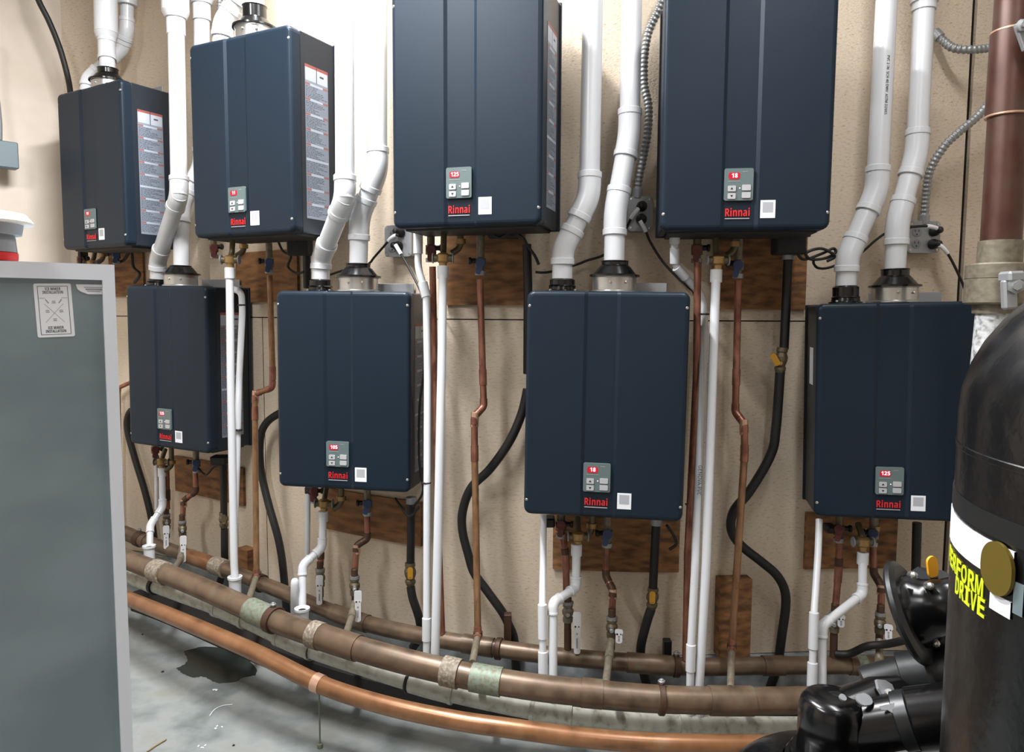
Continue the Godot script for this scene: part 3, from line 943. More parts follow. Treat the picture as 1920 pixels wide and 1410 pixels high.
func vents() -> void:
	var list := [["L1", "295.6,525,0.18 296,488,0.19 336,366,0.27 330,52,0.22", "340,500,0.18 340,384,0.16 378,312,0.1 378.5,25,0.1", 295.6, 340],
		["L2", "601,526,0.18 602.5,484,0.18 647,372,0.27 645,-90,0.22", "672,497,0.18 674,409,0.18 708.5,319,0.18 708.5,-90,0.15", 601, 672],
		["L3", "1054,525,0.2 1055,469,0.2 1105,369,0.19 1113,-90,0.15", "1151.5,492,0.2 1153.5,396,0.19 1180.5,251,0.16 1186,-90,0.14", 1054, 1151.5],
		["L4", "1586,538,0.18 1589,483,0.18 1644,357,0.17 1663,-10,0.15", "1678,507,0.18 1683,414,0.18 1718.5,288,0.16 1733,5,0.14", 1586, 1678]]
	for q in list:
		var k: String = q[0]
		var a := vent(k, "intake", q[1])
		var b := vent(k, "exhaust", q[2])
		var off: float = 0.2 if k == "L3" else 0.18
		var fa := foot(k, q[3], 545, off)
		var fb := foot(k, q[4], 545, off)
		var pa: Vector3 = P(q[1], 0.14)[0]
		var pb: Vector3 = P(q[2], 0.14)[0]
		collar(k, fa, false, Vector3(fa.x, pa.y + 0.004, fa.z))
		collar(k, fb, true, Vector3(fb.x, pb.y + 0.004, fb.z))
		# lower end of each pipe inside its collar
		for w in [[a, fa, pa], [b, fb, pb]]:
			var st := begin()
			tube(st, PackedVector3Array([w[1] + Vector3(0, 0.02, 0), w[2]]), VR, 18)
			obj("pipe", st, M.pvc, w[0])
		if k in ["L2", "L3"]:
			to_top(a, P(q[1], 0.14)[3], VR)
			to_top(b, P(q[2], 0.14)[3], VR)
		if k == "L4":
			to_top(a, P(q[1], 0.14)[3], VR * 1.13)
			to_top(b, P(q[2], 0.14)[3], VR * 1.29)
			var p := P(q[1], 0.14)
			pipe_print(a, p[2].lerp(p[3], 0.95), p[2].lerp(p[3], 0.1), VR, "PVC 2 IN  SCH 40 DWV  ASTM D2665", 0.008)
			add_sleeve(a, p[3] - Vector3(0, 0.012, 0), p[3] + Vector3(0, 0.3, 0), VR * 1.14, M.pvc)
			var e := P(q[2], 0.14)
			add_sleeve(b, e[3] - Vector3(0, 0.025, 0), e[3] + Vector3(0, 0.03, 0), VR * 1.14, M.pvc)
			add_sleeve(b, e[3] + Vector3(0, 0.03, 0), e[3] + Vector3(0, 0.3, 0), VR * 1.3, M.pvc)
		if k == "L1":
			for w in [[a, q[1], 53.0], [b, q[2], 26.0]]:
				var p := P(w[1], 0.14)
				var t := p[3]
				add_sleeve(w[0], t - Vector3(0, 0.03, 0), t + Vector3(0, 0.035, 0), VR * 1.13, M.pvc)
				add_sleeve(w[0], t + Vector3(0, 0.035, 0), t + Vector3(0, 0.06, 0), VR * 1.3, M.pvc, "reducer", VR * 1.65)
				add_sleeve(w[0], t + Vector3(0, 0.06, 0), Vector3(t.x, TOP - 0.001, t.z), VR * 1.65, M.pvc, "pipe")
	# the corner heater
	var f1 := foot("U1", 203, 150, 0.23)
	var o := run("vent_pipe", "white plastic exhaust pipe with a thick upper half, above the corner heater", "pipe", "white plastic vent pipes of the heaters", PackedVector3Array([f1 + Vector3(0, 0.03, 0), on(Vector2(200, 92), 0.21), on(Vector2(198, -60), 0.2)]), VR, M.pvc, M.pvc, VR * 1.12, 0.05)
	add_sleeve(o, on(Vector2(199, 74), 0.208), on(Vector2(199, 62), 0.207), VR * 1.25, M.pvc, "reducer", VR * 1.5)
	add_sleeve(o, on(Vector2(199, 62), 0.207), on(Vector2(197, -60), 0.2), VR * 1.5, M.pvc, "pipe")
	to_top(o, on(Vector2(197, -60), 0.2), VR * 1.5)
	collar("U1", f1, true, f1 + Vector3(0, 0.105, 0))
	var g1 := foot("U1", 160, 160, 0.2)
	o = run("vent_pipe", "white plastic intake pipe bending behind the exhaust above the corner heater", "pipe", "white plastic vent pipes of the heaters", PackedVector3Array([g1 + Vector3(0, 0.02, 0), on(Vector2(166, 148), 0.18), on(Vector2(228, 92), 0.1), on(Vector2(238, 60), 0.1), on(Vector2(239, -60), 0.1)]), VR * 0.9, M.pvc, M.pvc, VR, 0.06)
	add_sleeve(o, on(Vector2(239, 10), 0.1), on(Vector2(239, -60), 0.1), VR * 1.3, M.pvc, "reducer")
	to_top(o, on(Vector2(239, -60), 0.1), VR * 1.3)
	collar("U1", g1, false, g1 + Vector3(0, 0.035, 0))
	# the second upper heater
	var f2 := foot("U2", 478, 50, 0.27)
	o = run("vent_pipe", "white plastic exhaust pipe in the black collar on the second upper heater", "pipe", "white plastic vent pipes of the heaters", PackedVector3Array([f2 + Vector3(0, 0.03, 0), f2 + Vector3(0.01, 0.7, 0)]), VR, M.pvc, M.pvc, VR * 1.12, 0.05)
	to_top(o, f2 + Vector3(0.01, 0.69, 0), VR)
	collar("U2", f2, true, f2 + Vector3(0, 0.125, 0))
	var g2 := foot("U2", 414, 75, 0.25)
	o = run("vent_pipe", "white plastic intake elbow beside the black collar on the second upper heater", "pipe", "white plastic vent pipes of the heaters", PackedVector3Array([g2 + Vector3(0, 0.02, 0), on(Vector2(418, 45), 0.24), on(Vector2(462, -25), 0.2), on(Vector2(465, -120), 0.16)]), VR * 1.05, M.pvc, M.pvc, VR * 1.18, 0.07)
	to_top(o, on(Vector2(465, -120), 0.16), VR)
	collar("U2", g2, false, g2 + Vector3(0, 0.035, 0))

# ---------------------------------------------------------------- relief and condensate lines
func small_drains() -> void:
	var RG := "thin white relief and condensate pipes"
	var rr := 0.0138
	# relief lines: who, points, bell under the foot
	for q in [["U2", "430.5,506,0.32 432.5,707,0.33 439,1057,0.34", 440.5, true], ["U3", "830.5,503,0.22 827.8,700,0.28 820,1057,0.34", 816, false], ["U4", "1343,510,0.22 1336,700,0.27 1324,1057,0.34", 1310.5, false],
			["L1", "303.8,880,0.16 305,951,0.18 281.5,985,0.25", 279.5, true], ["L2", "606,962,0.17 604,1027,0.2 567.5,1060,0.28", 566.5, true], ["L3", "1081,1024,0.18 1080,1102,0.2 1037,1130,0.3", 1036.5, false], ["L4", "1618,1040,0.18 1617,1114,0.2 1541.5,1173,0.3", 1540.5, true]]:
		var k: String = q[0]
		var pts := P(q[1])
		var end := at_px(drain_path, q[2])
		var upper := k[0] == "U"
		var mid := on(Vector2(q[2], to_px(end).y - 70), 0.352)
		pts.append(mid)
		pts.append(end)
		var o: Node3D
		if upper:
			o = thing("relief_pipe", "straight white relief pipe running down from the brass tee of the %s" % WHO[k], "pipe", end, RG)
			var st := begin()
			tube(st, pts, rr, 16)
			obj("pipe", st, M.pvc, o)
		else:
			var p2 := pts.slice(0, 3)
			p2.append(end)
			o = run("relief_pipe", "white relief pipe with a double bend under the %s" % WHO[k], "pipe", RG, p2, rr, M.pvc, M.pvc, rr * 1.2, 0.036)
		add_sleeve(o, pts[0] + Vector3(0, 0.008, 0), pts[0] - Vector3(0, 0.032, 0), rr * 1.3, M.pvc, "socket")
		if q[3]:
			var b := mid
			var st := begin()
			lathe(st, b + Vector3(0, 0.004, 0) - Vector3(0, 0.035, 0), Vector3.UP, [Vector2(0.021, -0.05), Vector2(0.022, 0.022), Vector2(0.0262, 0.026), Vector2(0.0262, 0.034), Vector2(0.023, 0.034), Vector2(0.021, 0.028), Vector2(rr, 0.027)], 22)
			obj("bell_socket", st, M.pvc, o)
	# condensate lines
	var cr := 0.0118
	for q in [["U2", "436,541,0.26 453,548,0.25 454.5,585,0.25 448,720,0.26 444,880,0.31 439.5,1012,0.33", 0.0118, -1.0], ["U3", "784,432,0.19 784,505,0.19 799,550,0.2 801.7,700,0.23 801,900,0.3 800,1165,0.345", 0.0118, 800.0], ["U4", "1265,430,0.17 1265,498,0.15 1318,556,0.11 1321,600,0.13 1317.5,707,0.2 1303.5,1057,0.335 1295.5,1215,0.35", 0.0118, 1292.0],
			["L1", "293.6,862,0.14 293.6,955,0.14", 0.009, -1.0], ["L2", "577,918,0.14 576,1052,0.14", 0.0105, -1.0], ["L3", "1019,965,0.17 1018,1057,0.22 1016.7,1140,0.32", 0.0108, 1019.0], ["L4", "1536,974,0.17 1533.8,1040,0.22 1526,1155,0.32", 0.0108, 1521.5]]:
		var k: String = q[0]
		var pts := P(q[1])
		if q[3] > 0.0: pts.append(at_px(drain_path, q[3]))
		var o := thing("condensate_pipe", "thin white condensate pipe coming down from the left underside of the %s" % WHO[k], "pipe", pts[pts.size() - 1], RG)
		var st := begin()
		tube(st, fillet(pts, 0.03), q[2], 14)
		obj("pipe", st, M.pvc, o)
		if k == "U3":
			add_sleeve(o, pts[0] + Vector3(0, 0.01, 0), pts[1] + Vector3(0, 0.05, 0), 0.0155, M.pvc, "grey_socket")
			add_sleeve(o, pts[1].lerp(pts[2], 0.55), on(Vector2(799.5, 558), 0.2), 0.016, M.pvc)
			pipe_print(o, on(Vector2(801.5, 735), 0.24), on(Vector2(801, 800), 0.26), cr, "GENOVA", 0.013)
		if k == "U4":
			add_sleeve(o, pts[0], pts[0].lerp(pts[1], 0.4), 0.0165, M.pvc)
			add_sleeve(o, pts[0].lerp(pts[1], 0.5), pts[0].lerp(pts[1], 0.95), 0.0148, M.pvc)
			add_sleeve(o, pts[1].lerp(pts[2], 0.05), pts[1].lerp(pts[2], 0.4), 0.0148, M.pvc)
			pipe_print(o, on(Vector2(1312, 850), 0.28), on(Vector2(1308, 950), 0.3), cr, "GENOVA PVC", 0.011)
		if q[3] > 0.0:
			var e := pts[pts.size() - 1]
			var s := pts[pts.size() - 2]
			add_sleeve(o, s + Vector3(0, 0.012, 0), s.lerp(e, 0.30), cr * 1.22, M.pvc)
			if k[0] == "L": add_sleeve(o, s.lerp(e, 0.42), s.lerp(e, 0.72), cr * 1.28, M.pvc)
	# domed stub beside the second lower heater's relief pipe
	var b := on(Vector2(552.8, 1154), 0.33)
	var t := on(Vector2(552.8, 1084), 0.33)
	var st := begin()
	var L := b.distance_to(t)
	lathe(st, b, t - b, [Vector2(0.0, -0.03), Vector2(0.0145, -0.03), Vector2(0.0145, L - 0.02), Vector2(0.0125, L - 0.008), Vector2(0.008, L - 0.002), Vector2(0, L)], 18, true)
	tag(obj("drain_stub", st, M.pvc), "domed white plastic drain stub beside the double-bend pipe, second from the left", "pipe")
	for q in [["800,905", 0.3, "U3"], ["447.5,806", 0.29, "U2"], ["1321,589", 0.19, "U4"], ["453.5,572", 0.25, "U2"]]:
		var v: PackedStringArray = q[0].split(",")
		var p := on(Vector2(float(v[0]), float(v[1])), q[1])
		st = begin()
		drum(st, p - Vector3(0, 0.003, 0), p + Vector3(0, 0.003, 0), 0.0145, 16)
		tag(obj("cable_tie", st, M.rubber), "%s black cable tie round the condensate pipe of the %s" % ["low" if q[0] in ["447.5,806", "800,905"] else "high", WHO[q[2]]], "cable tie", "black cable ties on the thin white pipes")

# ---------------------------------------------------------------- copper runs
func lever_valve(k: String, side: String, x: float, y: float, off: float, x2: float, y2: float, y3: float, m: Material, out := 0.03) -> void:
	# body centred on x, y; white lever hanging from x2, y2 to y3
	var c := on(Vector2(x, y), off)
	var o := thing("ball_valve", "%s ball valve with a hanging white lever below the %s" % [side, WHO[k]], "valve", c, "ball valves below the lower heaters")
	var st := begin()
	lathe(st, c - Vector3(0, 0.034, 0), Vector3.UP, [Vector2(0, 0), Vector2(0.016, 0), Vector2(0.017, 0.016), Vector2(0.013, 0.018), Vector2(0.019, 0.028), Vector2(0.019, 0.040), Vector2(0.013, 0.050), Vector2(0.017, 0.052), Vector2(0.016, 0.068), Vector2(0, 0.068)], 8)
	obj("body", st, m, o)
	st = begin()
	drum(st, c - Vector3(0, 0.033, 0), c - Vector3(0, 0.075, 0), 0.0118, 14)
	drum(st, c + Vector3(0, 0.033, 0), c + Vector3(0, 0.062, 0), 0.0122, 14)
	obj("tail", st, M.copper_dark, o)
	st = begin()
	lathe(st, c + Vector3(0, 0.026, 0), Vector3.UP, [Vector2(0, 0), Vector2(0.0185, 0), Vector2(0.0185, 0.010), Vector2(0, 0.010)], 6)
	obj("nut", st, M.steel_dull, o)
	var n := toward(c)
	n.y = 0
	n = n.normalized()
	var a := on(Vector2(x2, y2), off + out)
	var b := on(Vector2(x2, y3), off + out)
	var B := along(a - b, n)
	st = begin()
	drum(st, c, c + n * (out + 0.004), 0.007, 10)
	obj("stem", st, M.steel_dull, o)
	st = begin()
	var h := a.distance_to(b)
	plate(st, (a + b) / 2 + Vector3(0, 0.0, 0), B, rounded(0.021, h, 0.008), 0.004)
	plate(st, a + (a - b) * 0.18, B, rounded(0.026, h * 0.55, 0.007), 0.003)
	var lv := obj("lever", st, M.white_metal, o)
	st = begin()
	for s in [-0.0055, 0.0055]: drum(st, a - (a - b) * 0.05 + B.x * s + B.z * 0.001, a - (a - b) * 0.05 + B.x * s + B.z * 0.003, 0.0032 if s < 0 else 0.0022, 10)
	obj("hole", st, M.dark_print, lv)
	st = begin()
	box(st, (a + b) / 2 - (a - b) * 0.12 + B.z * 0.0023, Vector3(0.005, h * 0.35, 0.0006), B)
	box(st, (a + b) / 2 + (a - b) * 0.2 + B.z * 0.0023, Vector3(0.006, 0.006, 0.0006), B)
	obj("print", st, M.grey_print, lv)

func copper_runs() -> void:
	var CG := "copper water pipes of the heaters"
	var r := 0.0112
	# cold lines of the upper heaters, jogging once on the way to the front manifold
	for q in [["U2", "505.5,516,0.13 511.5,700,0.13 510.5,727,0.13 478,739,0.16 478,775,0.17 481,1080,0.24 465,1128,0.41"], ["U3", "900,524,0.13 905.5,707,0.13 907,762,0.13 889.5,781,0.16 890,850,0.17 896,1190,0.25 886,1243,0.41"], ["U4", "1384,526,0.13 1380.5,707,0.13 1378.5,772,0.13 1395.5,795,0.16 1396,850,0.17 1372,1213,0.25 1370,1290,0.41"]]:
		var pts := P(q[1])
		var o: Node3D = run("copper_pipe", "copper pipe with one jog halfway, dropping from the %s" % WHO[q[0]], "pipe", CG, pts, r, M.copper if q[0] != "U2" else M.copper_tan, M.copper, r * 1.15, 0.026, false)
		var k := 0
		for c in o.get_children():
			if c.name.begins_with("pipe"):
				if k >= 4: (c as MeshInstance3D).material_override = M.copper_tan if k < 5 else M.bronze
				k += 1
		add_sleeve(o, pts[3] + (pts[2] - pts[3]).normalized() * 0.004 + Vector3(0, 0.012, 0), pts[3] - Vector3(0, 0.035, 0), r * 1.22, M.solder, "bright_joint")
		add_sleeve(o, pts[5] + Vector3(0, 0.012, 0), pts[5] - Vector3(0, 0.006, 0), r * 1.35, M.copper_dark, "ring")
	for q in [["U3", "811,500,0.13 815.5,700,0.12 820,950,0.13 829,1190,0.16"], ["U4", "1308,492,0.16 1306,700,0.17 1296,900,0.14 1289,1040,0.14 1285.5,1238,0.16"]]:
		var pts := P(q[1])
		run("copper_pipe", "straight copper pipe behind the white pipes, from the %s" % WHO[q[0]], "pipe", CG, pts, r, M.copper, M.copper, r * 1.05, 0.02, false, "joint")
	for q in [["L1", "366,884,0.12 367.5,922,0.12 344.5,938,0.15 342.5,968,0.16", "341.5,1020,0.2 338,1050,0.25 324,1070,0.41"], ["L2", "688,962,0.12 689,1010,0.12 668.5,1023,0.15 665.5,1070,0.16", "664,1130,0.2 660,1155,0.25 648,1192,0.41"], ["L3", "1137.5,1010,0.12 1136,1080,0.12 1149,1106,0.15 1147.5,1150,0.16", "1146,1200,0.2 1142.5,1229,0.25 1136,1282,0.41"], ["L4", "1637,1010,0.12 1638,1075,0.12 1652.5,1098,0.15 1652,1140,0.16", "1649,1200,0.2 1648.7,1241,0.25 1653,1285,0.41"]]:
		var pts := P(q[1])
		var o := run("copper_pipe", "short copper pipe with a jog, right-hand one under the %s" % WHO[q[0]], "pipe", CG, pts, r, M.copper, M.copper_dark, r * 1.18, 0.022, false)
		add_sleeve(o, pts[2] + Vector3(0, 0.004, 0), pts[2] - Vector3(0, 0.03, 0), r * 1.22, M.solder, "bright_joint")
		pts = P(q[2])
		run("copper_stub", "stained copper stub leaning onto the thick manifold below the %s" % WHO[q[0]], "pipe", "copper stubs on the front manifold", pts, r * 1.05, M.bronze, M.bronze, r * 1.25, 0.022, false)
	for q in [["L1", "312.5,872,0.13 314.5,955,0.14", "312,1000,0.15 311.5,1026,0.15"], ["L2", "602,1005,0.12 601.5,1060,0.14", "600,1110,0.15 599,1135,0.15"], ["L3", "1055,1000,0.13 1061,1050,0.13 1062,1112,0.14", "1064.5,1180,0.15 1064.5,1228,0.15"], ["L4", "1574,1010,0.13 1572,1075,0.13 1566,1143,0.14", "1563.5,1190,0.15 1562.5,1240,0.15"]]:
		var pts := P(q[1])
		var o := run("copper_pipe", "short copper pipe, left-hand one under the %s" % WHO[q[0]], "pipe", CG, pts, r, M.copper, M.copper, r * 1.15, 0.03, false, "joint")
		add_sleeve(o, pts[0].lerp(pts[1], 0.55), pts[0].lerp(pts[1], 0.8), r * 1.18, M.copper_dark, "joint")
		pts = P(q[2])
		run("copper_stub", "dark copper stub on the wall-side manifold below the %s" % WHO[q[0]], "pipe", "copper stubs on the rear manifold", pts, r * 1.1, M.copper_dark, M.copper_dark, r * 1.25, 0.02, false)
	lever_valve("L1", "left", 312.5, 978, 0.145, 311.5, 999, 1029, M.brass_dull)
	lever_valve("L1", "right", 342, 991, 0.18, 343.5, 1020, 1054, M.brass_dull, 0.045)
	lever_valve("L2", "left", 600.5, 1083, 0.145, 598.7, 1096, 1134, M.bronze)
	lever_valve("L2", "right", 665, 1098, 0.18, 671, 1126, 1166, M.brass_dull, 0.045)
	lever_valve("L3", "left", 1064.7, 1147, 0.145, 1082, 1172, 1226, M.bronze)
	lever_valve("L3", "right", 1147, 1176, 0.18, 1160.5, 1188, 1206, M.brass_dull)
	lever_valve("L4", "left", 1564.5, 1166, 0.145, 1577, 1160, 1176, M.bronze)
	lever_valve("L4", "right", 1650, 1168, 0.18, 1666, 1180, 1200, M.brass_dull)
	# thin copper line beside the cabinet
	var pts := P("262,712,0.03 238,720,0.04 223,727,0.05 226,1000,0.05")
	run("copper_pipe", "thin copper line with a top bend, between the metal cabinet and a lower heater", "pipe", CG, pts, 0.0085, M.copper_tan, M.copper, 0.0098, 0.02, false)
	# wooden blocks on the wall by the manifolds
	for q in [[1349, 1404, 1088, 1232, "dark wooden block on the wall behind a jogged copper pipe"], [453, 474, 1030, 1078, "small weathered wooden block standing beside the left copper pipe"]]:
		var a := on(Vector2(q[0], q[2]), 0.05)
		var b := on(Vector2(q[1], q[3]), 0.05)
		var st := begin()
		wall_slab(st, a.x, b.x, b.y, a.y, 0.002, 0.05)
		tag(obj("wood_block", st, M.wood), q[4], "block")
	for x in [952, 1251]:
		var a := on(Vector2(x, 1199 if x == 1251 else 1150), 0.08)
		var st := begin()
		box(st, Vector3(a.x, a.y - 0.06, a.z), Vector3(0.026, 0.12, 0.03))
		tag(obj("pipe_bracket", st, M.iron if x == 1251 else M.copper_dark), "small %s bracket holding the wall-side manifold, %s" % ["dark steel" if x == 1251 else "rusty", "right of the third gas hose" if x == 1251 else "beside the hanging hose in the bare gap"], "bracket", "brackets of the rear manifold")

# ---------------------------------------------------------------- gas hoses and risers
func gas_lines() -> void:
	var GG := "black gas hoses"
	var r := 0.0155
	for q in [["black gas hose curving out from behind the lower heater nearest the cabinet", "262,768,0.04 244,772,0.05 238.5,802,0.05 252.5,858,0.05 270.5,917,0.05 283,968,0.05 290,1015,0.05"],
			["black gas hose bulging out on the left of the second lower heater", "560,760,0.05 522,776,0.06 498,795,0.06 488,824,0.06 489,879,0.06 503,943,0.06 521,1007,0.06 530,1058,0.06 536,1130,0.05 540,1200,0.05"],
			["long black gas hose winding through the bare gap in the middle of the wall", "989,730,0.05 978,776,0.05 955,828,0.06 919,879,0.06 884,914,0.06 868,956,0.06 867,994,0.06 878,1040,0.06 889,1074,0.06 914,1109,0.06 940,1145,0.06 953,1170,0.06 964,1200,0.06 968,1262,0.05"],
			["long black gas hose winding down left of the tank-side heater", "1463,692,0.10 1455,802,0.09 1445,853,0.08 1407,919,0.07 1376,958,0.06 1371,993,0.06 1389,1022,0.06 1430,1055,0.06 1456,1078,0.06 1471,1106,0.06 1473,1139,0.06 1466,1190,0.06 1458,1245,0.06 1444,1290,0.05"],
			["black gas hose below the brass valve of the lower heater nearest the cabinet", "421,992,0.09 421,1030,0.09 421,1058,0.08 414,1085,0.07 407,1110,0.06"],
			["black gas hose below the yellow valve of the second lower heater", "770,1100,0.09 774,1122,0.09 786,1160,0.08 788,1190,0.07 774,1214,0.06"],
			["black gas hose below the yellow valve of the third lower heater", "1221,1142,0.09 1214,1162,0.09 1202,1210,0.08 1203,1245,0.06 1213,1285,0.05"]]:
		var st := begin()
		var pts := P(q[1])
		tube(st, curve(pts, 7), r, 16)
		tag(obj("gas_hose", st, M.rubber), q[0], "hose", GG)
	for q in [["U4", "1478,480,0.10 1470,655,0.10", 1466, 662, 1462, 700, 0.10, true], ["L1", "418.5,862,0.09 420,966,0.09", 419, 968, 420, 990, 0.09, false], ["L2", "771,938,0.09 769.8,1058,0.09", 769, 1064, 769.5, 1098, 0.09, true], ["L3", "1230.5,978,0.09 1224,1106,0.09", 1224, 1112, 1222, 1142, 0.09, true]]:
		var pts := P(q[1])
		var o := thing("gas_riser", "black iron gas pipe hanging from the %s" % WHO[q[0]], "pipe", pts[1], "black gas pipes")
		var st := begin()
		tube(st, pts, 0.0145, 16)
		obj("pipe", st, M.iron, o)
		add_sleeve(o, pts[0] + Vector3(0, 0.012, 0), pts[0] - Vector3(0, 0.012, 0), 0.019, M.galv, "collar")
		var a := on(Vector2(q[2], q[3]), q[6])
		var b := on(Vector2(q[4], q[5]), q[6])
		var v := thing("gas_valve", "brass gas valve%s in the black line of the %s" % [" with a yellow handle" if q[7] else "", WHO[q[0]]], "valve", b, "brass gas valves")
		st = begin()
		var L := a.distance_to(b) + 0.018
		lathe(st, b, a - b, [Vector2(0, 0), Vector2(0.014, 0), Vector2(0.019, 0.012), Vector2(0.019, 0.02), Vector2(0.015, 0.024), Vector2(0.021, L * 0.5), Vector2(0.021, L * 0.65), Vector2(0.016, L * 0.8), Vector2(0.019, L * 0.84), Vector2(0.018, L), Vector2(0, L)], 8)
		obj("body", st, M.brass_dull, v)
		var n := toward(a)
		var c := (a + b) / 2 + n * 0.019
		st = begin()
		drum(st, (a + b) / 2, c + n * 0.006, 0.007, 10)
		obj("stem", st, M.brass, v)
		st = begin()
		var lean := Vector2(-0.018, 0.012) if q[0] == "U4" else Vector2(0, 0.012)
		plate(st, c + Vector3(lean.x, lean.y, 0) + n * 0.004, along(Vector3(lean.x, 0.03, 0), n), rounded(0.019, 0.042, 0.007), 0.005)
		obj("handle", st, M.yellow if q[7] else M.brass_dull, v)
	for q in [["U3", "988,458,0.10 990,545,0.10 989,700,0.06"], ["L4", "1719.5,980,0.10 1717,1082,0.10 1712,1240,0.05"], ["U2", "574,445,0.10 576,540,0.08"]]:
		var pts := P(q[1])
		var st := begin()
		tube(st, pts, 0.0145, 16)
		tag(obj("gas_riser", st, M.iron), "black iron gas pipe hanging from the %s" % WHO[q[0]], "pipe", "black gas pipes")

# ---------------------------------------------------------------- fittings right under each heater
func under_fittings() -> void:
	# brass tees with white caps, feeding the relief pipes
	for q in [["U2", 431.5, 487, 0.32, 430], ["U3", 830.5, 484, 0.22, 424], ["U4", 1346, 488, 0.22, 428], ["L1", 303, 866, 0.16, 845], ["L2", 607.5, 944, 0.17, 920], ["L3", 1084, 1005, 0.18, 970], ["L4", 1618, 1016, 0.18, 975], ["U1", 172, 495, 0.16, 462]]:
		var k: String = q[0]
		var c := on(Vector2(q[1], q[2]), q[3])
		var o := thing("relief_valve", "brass relief valve with a side cap under the %s" % WHO[k], "valve", c, "brass relief valves under the heaters")
		var st := begin()
		lathe(st, c - Vector3(0, 0.03, 0), Vector3.UP, [Vector2(0, 0), Vector2(0.012, 0), Vector2(0.013, 0.014), Vector2(0.020, 0.020), Vector2(0.021, 0.040), Vector2(0.014, 0.046), Vector2(0, 0.048)], 14)
		obj("body", st, M.brass, o)
		for s in [-1.0, 1.0]:
			st = begin()
			drum(st, c + Vector3(s * 0.012, 0.0, 0), c + Vector3(s * 0.030, 0.0, 0), 0.012, 12)
			var arm := obj("arm", st, M.brass_dull, o)
			st = begin()
			drum(st, c + Vector3(s * 0.030, 0.0, 0), c + Vector3(s * 0.034, 0.0, 0), 0.017, 14)
			obj("cap", st, M.grey_plastic, arm)
		st = begin()
		var up := on(Vector2(q[1] - 3, q[4]), maxf(q[3] - 0.1, 0.1))
		tube(st, PackedVector3Array([c + Vector3(0, 0.012, -0.005), c + Vector3(0, 0.03, -0.02), Vector3(c.x, maxf(up.y, c.y + 0.05), c.z - 0.04)]), 0.010, 12)
		obj("inlet", st, M.brass_dull, o)
	# hot valves with red handles on the left, cold valves with blue handles on the right
	for q in [["U2", 401, 465, 505, 492, 0.13], ["U3", 808, 468, 901, 492, 0.13], ["U4", 1307, 468, 1384, 497, 0.13], ["L1", 291, 843, 368, 868, 0.13], ["L2", 588, 922, 689, 945, 0.12], ["L3", 1052, 985, 1139, 1002, 0.13], ["L4", 1573, 993, 1637, 1000, 0.13], ["U1", 152, 487, 218, 478, 0.12]]:
		var k: String = q[0]
		for s in 2:
			var c := on(Vector2(q[1 + 2 * s], q[2 + 2 * s]), q[5])
			var hot := s == 0
			var o := thing("isolation_valve", "%s isolation valve under the %s" % ["red-handled hot" if hot else "blue-handled cold", WHO[k]], "valve", c, "isolation valves under the heaters")
			var t: float = hp(k, Vector3.ZERO).y - c.y
			var st := begin()
			lathe(st, c - Vector3(0, 0.03, 0), Vector3.UP, [Vector2(0, 0), Vector2(0.012, 0), Vector2(0.012, 0.012), Vector2(0.018, 0.014), Vector2(0.018, 0.044), Vector2(0.013, 0.046), Vector2(0.013, 0.03 + maxf(t, 0.03)), Vector2(0, 0.03 + maxf(t, 0.03))], 10)
			obj("body", st, M.brass_dull if hot else M.bronze, o)
			st = begin()
			lathe(st, c - Vector3(0, 0.042, 0), Vector3.UP, [Vector2(0, 0), Vector2(0.0175, 0), Vector2(0.0175, 0.014), Vector2(0, 0.014)], 6)
			obj("nut", st, M.galv, o)
			var n := toward(c)
			st = begin()
			drum(st, c, c + n * 0.03, 0.007, 10)
			drum(st, c + n * 0.026, c + n * 0.034, 0.016, 12)
			var dirn := Vector3(-0.25, -1, 0) if not hot else Vector3(-0.1, -1, 0.0)
			plate(st, c + n * 0.031 + dirn.normalized() * 0.018, along(dirn, n), rounded(0.018, 0.042, 0.007), 0.006)
			obj("handle", st, M.dark_red if hot else M.blue, o)
			# bleed port towards the middle
			st = begin()
			var sx := 0.03 if hot else -0.03
			drum(st, c + Vector3(0, 0.005, 0), c + Vector3(sx, 0.005, 0.005), 0.0085, 10)
			drum(st, c + Vector3(sx, 0.005, 0.005), c + Vector3(sx * 1.3, 0.005, 0.006), 0.012, 10)
			obj("bleed_port", st, M.iron, o)
	# drain cocks and the wiring block, right of the tee
	for q in [["U2", 457, 462, 0.14], ["U3", 863, 453, 0.14], ["U4", 1377, 458, 0.14], ["L1", 322, 866, 0.13], ["L2", 640, 934, 0.13], ["L3", 1110, 985, 0.13], ["L4", 1640, 990, 0.13], ["U1", 193, 478, 0.13]]:
		var c := on(Vector2(q[1], q[2]), q[3])
		var t: float = hp(q[0], Vector3.ZERO).y - c.y
		var o := thing("drain_fitting", "brass union with a hex nut under the middle of the %s" % WHO[q[0]], "pipe fitting", c, "brass unions under the heaters")
		var st := begin()
		tube(st, fillet(PackedVector3Array([c + Vector3(0, maxf(t, 0.02), 0), c - Vector3(0, 0.02, 0), c + Vector3(-0.03, -0.04, 0.01)]), 0.02), 0.011, 12)
		obj("body", st, M.brass_dull, o)
		st = begin()
		lathe(st, c - Vector3(0, 0.008, 0), Vector3.UP, [Vector2(0, 0), Vector2(0.018, 0), Vector2(0.018, 0.016), Vector2(0, 0.016)], 6)
		obj("nut", st, M.brass, o)
